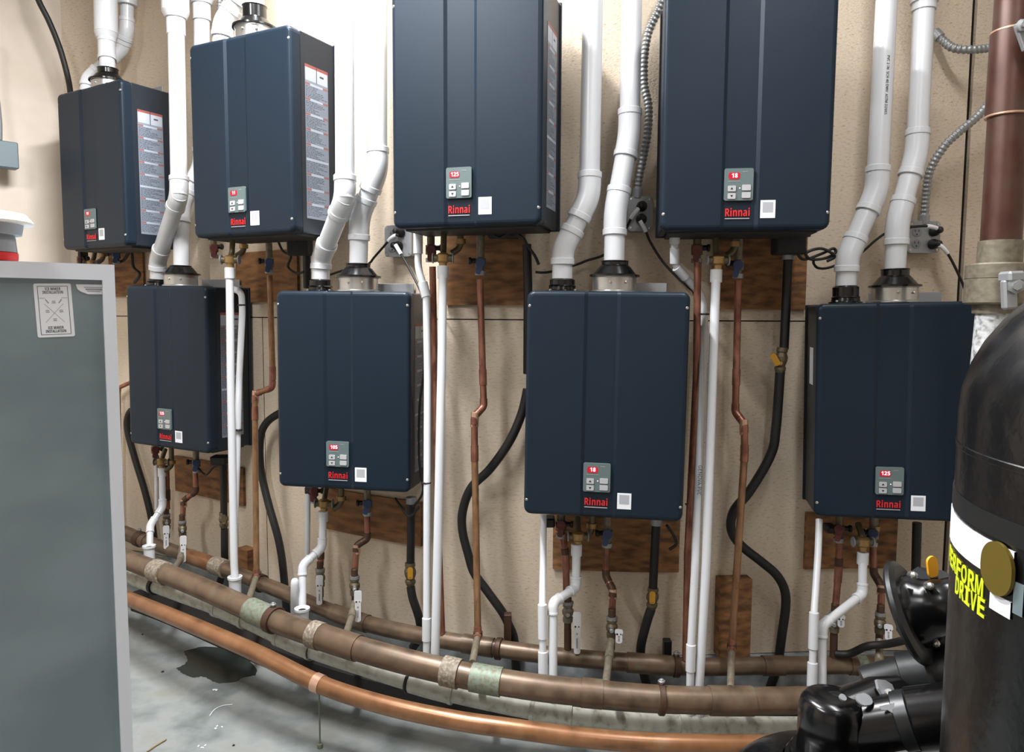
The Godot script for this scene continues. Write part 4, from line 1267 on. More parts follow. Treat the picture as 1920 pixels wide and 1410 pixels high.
	# power cords bundled under the heaters
	for q in [["U2", "520,448,0.13 530,470,0.12 545,480,0.11 540,500,0.11 556,512,0.1 570,510,0.1"], ["U3", "915,430,0.16 935,446,0.15 960,436,0.15 980,446,0.15 990,462,0.13 1003,480,0.12 1010,496,0.11"], ["U4", "1500,440,0.15 1492,462,0.14 1505,486,0.14 1540,476,0.14 1562,466,0.14 1566,474,0.14 1548,484,0.14 1520,486,0.14 1512,474,0.15 1540,466,0.15 1565,480,0.15 1550,490,0.14"], ["L1", "372,878,0.13 386,890,0.12 402,874,0.12 420,868,0.12"], ["L2", "740,934,0.13 752,950,0.13 768,968,0.13 786,950,0.12"], ["L3", "1250,985,0.14 1262,1002,0.13 1268,1020,0.13 1255,1030,0.12"], ["U1", "214,494,0.1 232,488,0.1 246,470,0.1 250,500,0.1 262,514,0.1 252,530,0.09"]]:
		var st := begin()
		tube(st, curve(P(q[1]), 6), 0.0048 if q[0] != "U1" else 0.007, 8)
		tag(obj("power_cord", st, M.rubber), "black power cord bunched under the %s" % WHO[q[0]], "cord", "black cords under the heaters")
	# dark blocks: condensate trap housings and terminal boxes
	for q in [["U1", 152, 470, 160, 496], ["U2", 545, 445, 580, 478], ["U3", 915, 428, 975, 446], ["U4", 1452, 436, 1505, 478], ["L1", 402, 852, 424, 872], ["L2", 576, 908, 590, 926], ["L3", 1018, 968, 1040, 986], ["L4", 1546, 984, 1566, 996]]:
		var a := on(Vector2(q[1], q[2]), 0.12)
		var b := on(Vector2(q[3], q[4]), 0.12)
		var st := begin()
		box(st, (a + b) / 2, Vector3(absf(b.x - a.x), absf(a.y - b.y), 0.06), Basis.IDENTITY, 0.005)
		tag(obj("terminal_box", st, M.under), "black terminal box under the %s" % WHO[q[0]], "box", "black boxes under the heaters")

# ---------------------------------------------------------------- conduits, outlets, cords
func flex(label: String, text: String, r := 0.0125) -> void:
	var pts := curve(P(text), 10)
	var o := thing("flexible_conduit", label, "conduit", pts[pts.size() - 1], "ribbed metal conduits")
	# even steps, a bead every 9 mm
	var fine := PackedVector3Array()
	var radii := PackedFloat32Array()
	var total := 0.0
	for i in pts.size() - 1: total += pts[i].distance_to(pts[i + 1])
	var n := int(total / 0.0028)
	var seg := 0
	var left := 0.0
	for i in n:
		var s := total * i / n
		while seg < pts.size() - 2 and s - left > pts[seg].distance_to(pts[seg + 1]):
			left += pts[seg].distance_to(pts[seg + 1])
			seg += 1
		var d := pts[seg].distance_to(pts[seg + 1])
		fine.append(pts[seg].lerp(pts[seg + 1], clampf((s - left) / maxf(d, 1e-5), 0, 1)))
		radii.append(r * (1.0 + 0.13 * sin(TAU * s / 0.0135)))
	var st := begin()
	tube(st, fine, r, 14, radii)
	obj("ribbed_tube", st, M.steel_dull, o)
	for e in [0, 1]:
		var p := pts[0] if e == 0 else pts[pts.size() - 1]
		var q := pts[1] if e == 0 else pts[pts.size() - 2]
		var d := (q - p).normalized()
		st = begin()
		drum(st, p, p + d * 0.03, r * 1.35, 14)
		obj("connector", st, M.galv, o)

func outlet_box(label: String, x0: float, y0: float, x1: float, y1: float, plugs: Array, faces: Array) -> void:
	var a := on(Vector2(x0, y0), 0.045)
	var b := on(Vector2(x1, y1), 0.045)
	var c := (a + b) / 2
	var n := wall_n(c.x)
	var B := along(Vector3.UP, n)
	var w := Vector2(b.x - a.x, b.z - a.z).length()
	var h := a.y - b.y
	var o := thing("outlet_box", label, "outlet", c, "metal outlet boxes on the wall")
	var st := begin()
	plate(st, c - n * 0.024, B, rounded(w, h, 0.012), 0.044)
	obj("box", st, M.galv, o)
	st = begin()
	plate(st, c, B, rounded(w + 0.002, h + 0.002, 0.014), 0.005)
	obj("cover_plate", st, M.galv, o)
	for s in [[-1, -1], [1, -1], [-1, 1], [1, 1]]:
		st = begin()
		var p: Vector3 = c + B * Vector3(s[0] * (w / 2 - 0.009), s[1] * (h / 2 - 0.009), 0.0025)
		lathe(st, p, n, [Vector2(0.0042, 0), Vector2(0.0042, 0.0015), Vector2(0, 0.002)], 10)
		obj("screw", st, M.steel, o)
	for f in faces:
		st = begin()
		var p := on(Vector2(f[0], f[1]), 0.048)
		drum(st, p - n * 0.002, p + n * 0.0015, 0.016, 20)
		var rc := obj("receptacle", st, M.grey_plastic, o)
		st = begin()
		box(st, p + B * Vector3(-0.006, 0.004, 0.002), Vector3(0.002, 0.008, 0.001), B)
		box(st, p + B * Vector3(0.006, 0.004, 0.002), Vector3(0.002, 0.007, 0.001), B)
		drum(st, p + B * Vector3(0, -0.008, 0.001), p + B * Vector3(0, -0.008, 0.0025), 0.0026, 8)
		obj("slot", st, M.dark_print, rc)
	for f in plugs:
		st = begin()
		var p := on(Vector2(f[0], f[1]), 0.05)
		lathe(st, p - n * 0.003, n + Vector3(f[2], f[3], 0), [Vector2(0.0, 0), Vector2(0.017, 0), Vector2(0.017, 0.012), Vector2(0.012, 0.022), Vector2(0.010, 0.034), Vector2(0.005, 0.038), Vector2(0, 0.038)], 16)
		tag(obj("plug", st, M.rubber), "%s black plug in the %s" % [f[4], label], "plug", "black plugs in the outlet boxes")

func cord(label: String, text: String, tip: float) -> void:
	var pts := curve(P(text), 8)
	var o := thing("power_cord", label, "cord", pts[pts.size() - 1], "black power cords from the outlets")
	var st := begin()
	tube(st, pts, 0.0042, 10)
	obj("cable", st, M.rubber, o)
	# white paper tag wrapped round the cord near the plug
	var a := int(pts.size() * tip)
	st = begin()
	var b := a
	while b < pts.size() - 1 and pts[a].distance_to(pts[b]) < 0.036: b += 1
	tube(st, pts.slice(a, b + 1), 0.0068, 10)
	obj("white_tag", st, M.paper, o)

func electrics() -> void:
	outlet_box("grey metal outlet box left of the third upper heater", 722, 424, 772, 480, [[752, 436, -0.3, 0.1, "upper"], [748, 462, -0.3, 0.1, "lower"]], [[736, 440], [736, 464]])
	cord("black power cord going left from the outlet box of the third upper heater", "746,440,0.09 734,446,0.09 718,464,0.08 702,482,0.07 690,495,0.06 660,504,0.05 640,508,0.04 600,522,0.04", 0.06)
	cord("black power cord hanging down behind the second lower heater's side", "741,458,0.10 748,470,0.10 760,490,0.10 776,520,0.11 788,545,0.13 794,568,0.2 797,600,0.21 797,680,0.17 787,760,0.15 786,860,0.15 793,920,0.14 775,950,0.12", 0.02)
	outlet_box("grey metal outlet box beside the middle exhaust pipe", 1178, 369, 1223, 433, [[1204, 387, -0.2, 0.0, "upper"], [1202, 411, 0.1, 0.0, "lower"]], [])
	cord("black power cord going left from the outlet box beside the middle exhaust", "1199,389,0.09 1188,402,0.09 1176,424,0.06 1160,462,0.05 1128,480,0.05 1102,488,0.05 1078,497,0.05 1030,510,0.05 1004,510,0.06", 0.04)
	cord("black power cord curving right from the outlet box beside the middle exhaust", "1200,414,0.09 1210,432,0.09 1220,455,0.08 1240,487,0.08 1262,512,0.09 1290,538,0.1 1302,552,0.1 1310,600,0.08 1304,800,0.08 1294,930,0.09 1285,946,0.09", 0.01)
	outlet_box("grey metal outlet box above the tank-side lower heater", 1703, 415, 1760, 474, [[1750, 434, 0.3, 0.1, "upper"], [1748, 458, 0.3, 0.0, "lower"]], [[1719, 435], [1718, 457]])
	cord("black power cord looping left from the outlet box above the tank-side heater", "1760,429,0.09 1738,424,0.10 1700,427,0.10 1664,436,0.08 1640,452,0.08 1610,477,0.08 1560,500,0.09 1536,503,0.10 1526,495,0.11 1526,486,0.12", 0.03)
	cord("black power cord dropping right behind the bronze coupling", "1760,458,0.09 1771,468,0.09 1782,484,0.08 1796,512,0.07 1808,540,0.06 1815,565,0.06", 0.06)
	flex("ribbed metal conduit rising from the outlet box beside the middle exhaust", "1194,372,0.035 1197,340,0.04 1205,300,0.05 1214,250,0.06 1216,200,0.05 1208,160,0.04 1208,110,0.04 1216,60,0.04 1234,20,0.05 1250,-20,0.06", 0.0125)
	flex("ribbed metal conduit curving from the right outlet box up behind the brown riser", "1732,420,0.035 1736,370,0.05 1744,320,0.07 1770,275,0.09 1800,246,0.10 1836,215,0.10 1880,160,0.10", 0.0125)
	flex("short ribbed metal conduit running level behind the brown riser at the top", "1752,60,0.03 1768,76,0.05 1788,90,0.08 1820,93,0.10 1864,89,0.10 1940,80,0.10", 0.0125)
	flex("short ribbed metal conduit at the top between white vent pipes", "414,-30,0.04 412,8,0.04 413,60,0.04", 0.011)
	# left wall: cable, box and its conduit
	var st := begin()
	var pts := PackedVector3Array()
	for q in [[60, -40, 3.5], [72, 0, 3.5], [92, 40, 3.52], [112, 90, 3.55], [126, 140, 3.57], [132, 175, 3.6], [135, 230, 3.62]]: pts.append(deep(q[0], q[1], q[2] - 0.06))
	tube(st, curve(pts, 8), 0.0125, 12)
	tag(obj("black_cable", st, M.rubber), "thick black cable arching down the left wall into the corner", "cable")
	var n := Vector3(0.72, 0, 0.69).normalized()
	var c := deep(2, 290, 3.36)
	st = begin()
	box(st, c, Vector3(0.12, 0.115, 0.06), along(Vector3.UP, n), 0.004)
	var jb := obj("junction_box", st, plain(Color(0.42, 0.47, 0.49), 0.5, 0.2))
	tag(jb, "grey junction box on the left wall at the picture's edge", "box")
	pts = PackedVector3Array()
	for q in [[-2, 262], [-2, 235], [-4, 210], [-10, 150], [-14, 60]]: pts.append(deep(q[0], q[1], 3.35))
	st = begin()
	tube(st, curve(pts, 8), 0.013, 12)
	tag(obj("wall_conduit", st, M.galv), "metal conduit above the grey junction box on the left wall", "conduit")

# ---------------------------------------------------------------- metal cabinet on the left with what stands on it
func cabinet() -> void:
	var tr := deep(213, 497, 1.30)
	var n := toward(tr)
	n.y = 0
	n = n.normalized().rotated(Vector3.UP, deg_to_rad(7.0))
	var B := Basis(Vector3.UP.cross(n), Vector3.UP, n)
	var w := 0.62
	var h := tr.y
	var base := Vector3(tr.x, 0, tr.z) - B.x * (w / 2)
	var o := thing("metal_cabinet", "grey metal ice maker cabinet with a white frame at the left edge", "cabinet", base)
	o.basis = B
	var t := 0.019
	hbox("body", Vector3(0, h / 2 + 0.02, -0.31), Vector3(w, h - 0.04, 0.6), M.cabinet, o)
	hbox("front_panel", Vector3(0, h / 2, -0.006), Vector3(w - 2 * t + 0.004, h - 2 * t, 0.008), M.cabinet, o)
	# frame of four mitred bars
	var hw := w / 2
	for q in [[[-hw, h], [hw, h], [hw - t, h - t * 1.4], [-hw + t, h - t * 1.4]], [[hw, h], [hw, 0.03], [hw - t, 0.03 + t], [hw - t, h - t * 1.4]], [[-hw, 0.03], [-hw, h], [-hw + t, h - t * 1.4], [-hw + t, 0.03 + t]], [[-hw, 0.03], [-hw + t, 0.03 + t], [hw - t, 0.03 + t], [hw, 0.03]]]:
		var pl := PackedVector2Array()
		for v in q: pl.append(Vector2(v[0], v[1]))
		var st := begin()
		plate(st, Vector3(0, 0, -0.002), Basis.IDENTITY, pl, 0.022)
		obj("frame_bar", st, M.frame, o, true)
	for s in [[-1, -1], [1, -1], [-1, 0], [1, 0]]:
		var st := begin()
		drum(st, Vector3(s[0] * (hw - 0.05), 0, -0.3 + s[1] * 0.25), Vector3(s[0] * (hw - 0.05), 0.045, -0.3 + s[1] * 0.25), 0.02, 12)
		obj("foot", st, M.iron, o, true)
	# stickers, placed on the panel where rays through the photograph's pixels meet it
	var pt := func(x: float, y: float) -> Vector3:
		var d := ray(Vector2(x, y))
		var k := (base - EYE).dot(n) / d.dot(n)
		return B.inverse() * (EYE + d * k - base) + Vector3(0, 0, -0.002)
	var a: Vector3 = pt.call(62, 529)
	var b: Vector3 = pt.call(141, 633)
	var c := (a + b) / 2
	c.z = -0.0016
	var lean := Basis(Vector3.BACK, deg_to_rad(2.0))
	var sw := (b.x - a.x) * 0.95
	var sh := (a.y - b.y) * 0.97
	var st := begin()
	plate(st, c, lean, rounded(sw, sh, 0.003), 0.001)
	var stk := obj("sticker", st, M.paper, o, true)
	st = begin()
	var iw := sw * 0.8
	var ih := sh * 0.9
	for s in [-1.0, 1.0]:
		box(st, c + lean * Vector3(s * iw / 2, 0, 0.0006), Vector3(0.0007, ih, 0.0004), lean)
		box(st, c + lean * Vector3(0, s * ih / 2, 0.0006), Vector3(iw, 0.0007, 0.0004), lean)
	obj("border", st, M.dark_print, stk, true)
	for q in [["ICE MAKER", 0.40], ["INSTALLATION", 0.335], ["ICE MAKER", -0.325], ["INSTALLATION", -0.39]]:
		letters("print", q[0], sh * 0.052, M.dark_print, stk, Transform3D(lean, c + lean * Vector3(0, q[1] * sh, 0.0004)), "Droid Sans", 600, iw * (0.52 if q[0] == "ICE MAKER" else 0.68))
	st = begin()
	for s in [-1.0, 1.0]:
		box(st, c + lean * Vector3(0, -0.05 * sh, 0.0006), Vector3(0.0006, sh * 0.46, 0.0003), lean * Basis(Vector3.BACK, s * 0.72))
		box(st, c + lean * Vector3(s * iw * 0.22, 0.17 * sh, 0.0007), Vector3(0.0016, sh * 0.085, 0.0003), lean * Basis(Vector3.BACK, -s * 0.6))
		box(st, c + lean * Vector3(s * iw * 0.37, 0.23 * sh, 0.0007), Vector3(iw * 0.2, 0.0008, 0.0003), lean)
	for q in [[0, 0.17], [0, 0.14], [-0.23, 0.0], [-0.23, -0.03], [0.23, 0.0], [0.23, -0.03], [0, -0.16], [0, -0.19]]:
		box(st, c + lean * Vector3(q[0] * iw, q[1] * sh, 0.0007), Vector3(iw * 0.12, 0.0013, 0.0003), lean)
	obj("diagram", st, M.grey_print, stk, true)
	a = pt.call(142, 533)
	b = pt.call(198, 552)
	var outline := PackedVector2Array()
	for q in [[0.0, 0.0], [1.0, 0.02], [1.02, -0.5], [0.98, -1.0], [0.4, -1.02], [0.16, -0.75], [0.05, -0.5]]: outline.append(Vector2(a.x + q[0] * (b.x - a.x), a.y + q[1] * (a.y - b.y)))
	st = begin()
	plate(st, Vector3(0, 0, -0.0008), Basis.IDENTITY, outline, 0.0014)
	var torn := obj("torn_label", st, M.paper, o, true)
	st = begin()
	for k in 3: box(st, Vector3(lerpf(a.x, b.x, 0.6), lerpf(a.y, b.y, 0.3 + 0.2 * k), 0.0001), Vector3((b.x - a.x) * (0.66 - 0.1 * k), 0.0012 if k != 1 else 0.0026, 0.0004))
	obj("print", st, M.grey_print, torn, true)
	# white-lidded jar with a red band, standing on the cabinet
	var j := deep(-30, 470, 1.22)
	j.y = h
	var jo := thing("lidded_jar", "clear jar with a wide white lid and red band on the metal cabinet", "jar", j)
	st = begin()
	lathe(st, j, Vector3.UP, [Vector2(0, 0.001), Vector2(0.046, 0.001), Vector2(0.047, 0.009), Vector2(0.047, 0.014), Vector2(0, 0.0145)], 28)
	obj("red_band", st, M.red_print, jo)
	st = begin()
	lathe(st, j, Vector3.UP, [Vector2(0, 0.015), Vector2(0.046, 0.015), Vector2(0.044, 0.038), Vector2(0.043, 0.043), Vector2(0, 0.043)], 28)
	obj("glass_wall", st, M.grey_plastic, jo)
	st = begin()
	lathe(st, j, Vector3.UP, [Vector2(0, 0.0432), Vector2(0.053, 0.0432), Vector2(0.056, 0.060), Vector2(0, 0.060)], 28)
	obj("grey_rim", st, M.paper_grey, jo)
	st = begin()
	lathe(st, j, Vector3.UP, [Vector2(0, 0.0602), Vector2(0.070, 0.0602), Vector2(0.0705, 0.064), Vector2(0.060, 0.077), Vector2(0.050, 0.079), Vector2(0, 0.079)], 28)
	obj("white_lid", st, M.white_plastic, jo)
	# bottle with an orange cap on the lid
	var bt := j + Vector3(-0.012, 0.0792, 0.0)
	var bo := thing("plastic_bottle", "clear plastic bottle with an orange cap on the white lid", "bottle", bt)
	st = begin()
	lathe(st, bt, Vector3.UP, [Vector2(0, 0), Vector2(0.032, 0), Vector2(0.034, 0.006), Vector2(0.030, 0.014), Vector2(0.035, 0.024), Vector2(0.033, 0.040), Vector2(0.022, 0.054), Vector2(0.014, 0.060), Vector2(0.014, 0.064), Vector2(0, 0.064)], 24, true)
	obj("bottle_body", st, M.clear, bo)
	st = begin()
	lathe(st, bt + Vector3(0, 0.064, 0), Vector3.UP, [Vector2(0, 0), Vector2(0.018, 0), Vector2(0.018, 0.012), Vector2(0.015, 0.017), Vector2(0, 0.017)], 20)
	obj("orange_cap", st, M.orange, bo)

# ---------------------------------------------------------------- brown riser, tanks and valves on the right
func right_side() -> void:
	# brown riser with its coupling
	var z := 2.0
	var a := deep(1875.5, 472, z)
	var b := deep(1893, 200, z)
	var top := deep(1908, -60, z)
	top = a + (top - a) * ((TOP - a.y) / (top.y - a.y))
	var o := thing("riser_pipe", "thick brown copper riser pipe at the right edge of the wall", "pipe", a)
	var st := begin()
	tube(st, PackedVector3Array([a, top]), 0.048, 28)
	obj("pipe", st, M.pipe_brown, o)
	st = begin()
	var ea := deep(1889, 218, z)
	var eb := deep(1900, 60, z)
	drum(st, ea, eb, 0.052, 28)
	var tee := obj("tee", st, M.pipe_brown, o)
	st = begin()
	var tc := deep(1895, 125, z)
	tube(st, PackedVector3Array([tc, tc + Vector3(1.24, 0.03, 0.62)]), 0.046, 26)
	obj("branch", st, M.pipe_brown, tee)
	st = begin()
	var d1 := Vector3(1.24, 0.03, 0.62).normalized()
	drum(st, tc + d1 * 0.085, tc + d1 * 0.094, 0.049, 26)
	obj("ring", st, M.bronze, tee)
	for q in [[218, 0.053], [60, 0.053]]:
		st = begin()
		var c := deep(1889 if q[0] == 218 else 1900, q[0], z)
		drum(st, c - Vector3(0, 0.003, 0), c + Vector3(0, 0.003, 0), q[1], 28)
		obj("ring", st, M.solder, o)
	# clamp bolt on the tee
	var cb := deep(1915, 50, z - 0.09)
	st = begin()
	lathe(st, cb, Vector3(-0.2, 0, 1), [Vector2(0, 0), Vector2(0.016, 0), Vector2(0.016, 0.012), Vector2(0.009, 0.014), Vector2(0.009, 0.022), Vector2(0, 0.022)], 6)
	box(st, cb + Vector3(0.012, -0.02, -0.005), Vector3(0.03, 0.07, 0.014), Basis(Vector3.BACK, 0.4))
	tag(obj("clamp_bolt", st, M.galv), "galvanised clamp bolt on the tee of the brown riser", "bolt")
	# grooved coupling
	var c := deep(1873, 530, z)
	o = thing("pipe_coupling", "bronze grooved coupling at the foot of the brown riser", "pipe fitting", c)
	st = begin()
	var dn := (deep(1869, 590, z) - c).normalized()
	var px := z / FOCAL
	lathe(st, deep(1876, 452, z), dn, [Vector2(0, 0), Vector2(0.052, 0), Vector2(0.053, 42 * px), Vector2(0.057, 45 * px), Vector2(0.058, 54 * px), Vector2(0.0, 54 * px)], 30)
	obj("neck", st, M.bronze, o)
	st = begin()
	lathe(st, deep(1875.5, 495, z), dn, [Vector2(0, 0), Vector2(0.079, 0), Vector2(0.081, 0.004), Vector2(0.081, 27 * px), Vector2(0.079, 28 * px), Vector2(0.080, 29 * px), Vector2(0.081, 72 * px), Vector2(0.077, 75 * px), Vector2(0.06, 76 * px), Vector2(0.058, 92 * px), Vector2(0, 92 * px)], 32)
	obj("housing", st, M.bronze, o)
	st = begin()
	var e := deep(1896, 528, z - 0.10)
	box(st, e + Vector3(0, 0.012, 0), Vector3(0.042, 0.028, 0.05), Basis(Vector3.BACK, 0.05), 0.006)
	box(st, e + Vector3(-0.004, -0.032, 0), Vector3(0.034, 0.075, 0.022), Basis(Vector3.BACK, 0.1), 0.006)
	obj("clamp_lug", st, M.galv, o)
	st = begin()
	lathe(st, e + Vector3(0.002, -0.012, 0.012), Vector3(-0.35, 0, 1), [Vector2(0, 0), Vector2(0.020, 0), Vector2(0.020, 0.012), Vector2(0.011, 0.014), Vector2(0.011, 0.022), Vector2(0, 0.022)], 6)
	obj("nut", st, M.steel_dull, o)
	# white pipe below the coupling
	st = begin()
	tube(st, PackedVector3Array([deep(1866, 580, z), deep(1852, 720, z), deep(1840, 1000, z + 0.05)]), 0.045, 24)
	o = obj("white_riser", st, M.spatter)
	tag(o, "paint-spattered white pipe between the bronze coupling and the black tank", "pipe")
	# ---- the big black tank
	var R := 0.24
	var axis := Vector3(0.632, 0, -0.585)
	o = thing("black_tank", "large glossy black treatment tank with a label band at the right edge", "tank", axis)
	var prof := [Vector2(0, 0.0), Vector2(R * 0.95, 0.0), Vector2(R, 0.03)]
	var shoulder := 1.262
	prof.append(Vector2(R, shoulder - 0.03))
	for k in 13:
		var u := PI / 2 * k / 12.0
		prof.append(Vector2(R * cos(u), shoulder + 0.17 * sin(u)))
	st = begin()
	lathe(st, axis, Vector3.UP, prof, 72, true)
	obj("shell", st, M.tank, o)
	st = begin()
	lathe(st, axis + Vector3(0, shoulder - 0.03, 0), Vector3.UP, [Vector2(R, -0.003), Vector2(R + 0.0008, -0.002), Vector2(R + 0.0008, 0.002), Vector2(R, 0.003)], 72)
	obj("seam_ring", st, M.tank, o)
	# label: patches bent round the shell; the angle and the height come from where the pixel's ray meets it
	var hit := func(x: float, y: float) -> Vector2:
		var d := ray(Vector2(x, y))
		var f := Vector2(EYE.x - axis.x, EYE.z - axis.z)
		var g := Vector2(d.x, d.z)
		var bb := 2.0 * f.dot(g)
		var cc := f.dot(f) - R * R
		var aa := g.dot(g)
		var disc := maxf(bb * bb - 4.0 * aa * cc, 0.0)
		var t := (-bb - sqrt(disc)) / (2.0 * aa)
		var q := EYE + d * t
		return Vector2(fposmod(atan2(q.z - axis.z, q.x - axis.x), TAU), q.y)
	var p0: Vector2 = hit.call(1779, 940)
	var p1: Vector2 = hit.call(1903, 1062)
	var wrap := func(st2: SurfaceTool, u0: float, u1: float, y0: float, y1: float, r: float) -> void:
		var n := 16
		for k in n:
			var ua := lerpf(u0, u1, float(k) / n)
			var ub := lerpf(u0, u1, float(k + 1) / n)
			var na := Vector3(cos(ua), 0, sin(ua))
			var nb := Vector3(cos(ub), 0, sin(ub))
			tri(st2, axis + na * r + Vector3(0, y0, 0), axis + nb * r + Vector3(0, y0, 0), axis + nb * r + Vector3(0, y1, 0), na, nb, nb)
			tri(st2, axis + na * r + Vector3(0, y0, 0), axis + nb * r + Vector3(0, y1, 0), axis + na * r + Vector3(0, y1, 0), na, nb, na)
			quad(st2, axis + na * r + Vector3(0, y1, 0), axis + nb * r + Vector3(0, y1, 0), axis + nb * (r - 0.002) + Vector3(0, y1, 0), axis + na * (r - 0.002) + Vector3(0, y1, 0), Vector3.UP)
			quad(st2, axis + na * r + Vector3(0, y0, 0), axis + nb * r + Vector3(0, y0, 0), axis + nb * (r - 0.002) + Vector3(0, y0, 0), axis + na * (r - 0.002) + Vector3(0, y0, 0), Vector3.DOWN)
	var yb: float = (hit.call(1800, 1035) as Vector2).y
	var yt: float = (hit.call(1800, 975) as Vector2).y
	st = begin()
	var u0: float = p0.x + 0.55
	wrap.call(st, u0, p1.x, yb, yt, R + 0.0012)
	obj("white_band", st, M.paper, o)
	st = begin()
	wrap.call(st, u0, p1.x - 0.1, yt + 0.004, yt + 0.022, R + 0.0008)
	obj("grey_band", st, M.black_plastic, o)
	# two rows of slanted lime letters under the band
	for row in 2:
		var s: String = ["PERFORM", "DRIVE"][row]
		var h := 0.0155
		var y := yb - 0.010 - row * 0.0165
		var q0: Vector2 = hit.call(1781 + row * 14, 1050)
		var q1: Vector2 = hit.call(1846 + row * 4, 1110)
		for i in s.length():
			var u := lerpf(q0.x, q1.x, (i + 0.5) / s.length())
			var n := Vector3(cos(u), 0, sin(u))
			var B := along(Vector3.UP, n)
			letters("letter", s[i], h, M.lime, o, Transform3D(B, axis + n * (R + 0.0004) + Vector3(0, y - h * 0.35, 0) - o.position), "Droid Sans", 900, absf(q1.x - q0.x) * R / s.length() * 0.86)
	# gold seal and the plain labels
	var seal: Vector2 = hit.call(1876, 1066)
	var ns := Vector3(cos(seal.x), 0, sin(seal.x))
	st = begin()
	plate(st, axis + ns * (R + 0.0026) + Vector3(0, seal.y, 0), along(Vector3.UP, ns), rounded(0.038, 0.043, 0.0189, 8), 0.003)
	obj("gold_seal", st, M.gold, o)
	for q in [[1859, 1896, 1108, 1152, M.paper, "white_label"], [1904, 1919, 1090, 1148, M.cabinet, "grey_label"]]:
		var c0: Vector2 = hit.call(q[0], q[2])
		var c1: Vector2 = hit.call(q[1], q[3] + 10)
		st = begin()
		wrap.call(st, c0.x, c1.x, c1.y, c0.y, R + 0.0012)
		obj(q[5], st, q[4], o)
	# ---- control valve with a wide disc beside the tank
	var zc := 1.18
	var dc := deep(1702, 1148, zc)
	o = thing("control_valve", "black control valve with a wide tilted disc beside the black tank", "valve", dc)
	var sight := ray(Vector2(1702, 1148))
	var side := sight.cross(Vector3.UP).normalized()
	var ax := (side * -0.90 - side.cross(sight) * 0.36 + sight * 0.24).normalized()
	st = begin()
	lathe(st, dc, ax, [Vector2(0, -0.012), Vector2(0.074, -0.012), Vector2(0.082, -0.006), Vector2(0.083, 0.0), Vector2(0.080, 0.004), Vector2(0.03, 0.007), Vector2(0, 0.008)], 40)
	obj("disc", st, M.black_plastic, o)
	st = begin()
	lathe(st, dc - ax * 0.012, -ax, [Vector2(0.058, 0), Vector2(0.056, 0.012), Vector2(0.046, 0.024), Vector2(0.040, 0.05), Vector2(0.040, 0.09), Vector2(0, 0.09)], 32, true)
	obj("hub_housing", st, M.gloss_black, o)
	st = begin()
	box(st, deep(1752, 1150, zc + 0.03), Vector3(0.075, 0.13, 0.10), Basis(Vector3.BACK, -0.15), 0.015)
	obj("valve_body", st, M.black_plastic, o)
	for q in [[1713, 1079], [1744, 1099], [1754, 1206]]:
		st = begin()
		var p := deep(q[0], q[1], zc - 0.045)
		lathe(st, p, Vector3(-0.3, 0.3, 1), [Vector2(0, -0.02), Vector2(0.006, -0.02), Vector2(0.006, 0.004), Vector2(0.003, 0.008), Vector2(0, 0.009)], 8)
		obj("bolt", st, M.steel, o)
	st = begin()
	var yk := deep(1748, 1063, zc)
	plate(st, yk, Basis(Vector3.BACK, 0.15) * Basis(Vector3.UP, 0.25), rounded(0.019, 0.036, 0.0094, 6), 0.004)
	tag(obj("yellow_tag", st, M.bright_yellow), "small yellow oval tag on the control valve beside the tank", "tag")
	st = begin()
	tube(st, PackedVector3Array([yk + Vector3(0.004, -0.016, 0), deep(1752, 1085, zc), deep(1758, 1105, zc + 0.02)]), 0.006, 10)
	tag(obj("tag_stem", st, M.black_plastic), "black stem holding the yellow tag beside the tank", "stem")
	# corrugated hose behind, from the last left-hand valve
	st = begin()
	var hose := curve(P("1566,1226,0.16 1592,1226,0.18 1625,1212,0.22 1660,1208,0.26 1690,1202,0.32 1712,1196,0.4"), 8)
	tube(st, hose, 0.0125, 14)
	tag(obj("drain_hose", st, M.rubber), "black hose running right from the dark elbow to the control valve disc", "hose")
	# ---- elbow fittings on the neck of a second, lower tank
	var zn := 1.12
	var neck := deep(1556, 1420, zn)
	o = thing("lower_tank", "black domed tank top low at the bottom right corner", "tank", Vector3(neck.x, 0, neck.z))
	var yd := neck.y
	prof = [Vector2(0, 0), Vector2(0.17, 0), Vector2(0.178, 0.02), Vector2(0.178, yd - 0.14)]
	for k in 11:
		var u := PI / 2 * k / 10.0
		prof.append(Vector2(0.07 + 0.108 * cos(u), yd - 0.14 + 0.13 * sin(u)))
	prof.append(Vector2(0.0, yd - 0.01))
	st = begin()
	lathe(st, Vector3(neck.x, 0, neck.z), Vector3.UP, prof, 56, true)
	obj("shell", st, M.tank, o)
	for q in [[0.074, 0.0, 0.012], [0.067, 0.012, 0.022], [0.060, 0.022, 0.034]]:
		st = begin()
		lathe(st, Vector3(neck.x, yd - 0.022 + q[1], neck.z), Vector3.UP, [Vector2(0, 0), Vector2(q[0] - 0.003, 0), Vector2(q[0], 0.003), Vector2(q[0], q[2] - q[1] - 0.003), Vector2(q[0] - 0.003, q[2] - q[1]), Vector2(0, q[2] - q[1])], 40)
		obj("neck_ring", st, M.gloss_black, o)
	o = thing("bypass_valve", "black bypass valve with grey knobs on top of the lower tank", "valve", Vector3(neck.x, yd + 0.012, neck.z))
	var hd := 0.0
	var capc := deep(1562, 1306, zn)
	st = begin()
	var base := Vector3(neck.x, yd + 0.0125, neck.z)
	hd = capc.y - base.y
	lathe(st, base, capc - base, [Vector2(0, 0), Vector2(0.050, 0), Vector2(0.050, hd - 0.02), Vector2(0.047, hd - 0.008), Vector2(0.040, hd), Vector2(0.02, hd + 0.003), Vector2(0, hd + 0.003)], 36, true)
	obj("cap_body", st, M.gloss_black, o)
	st = begin()
	var back := deep(1640, 1290, zn + 0.10)
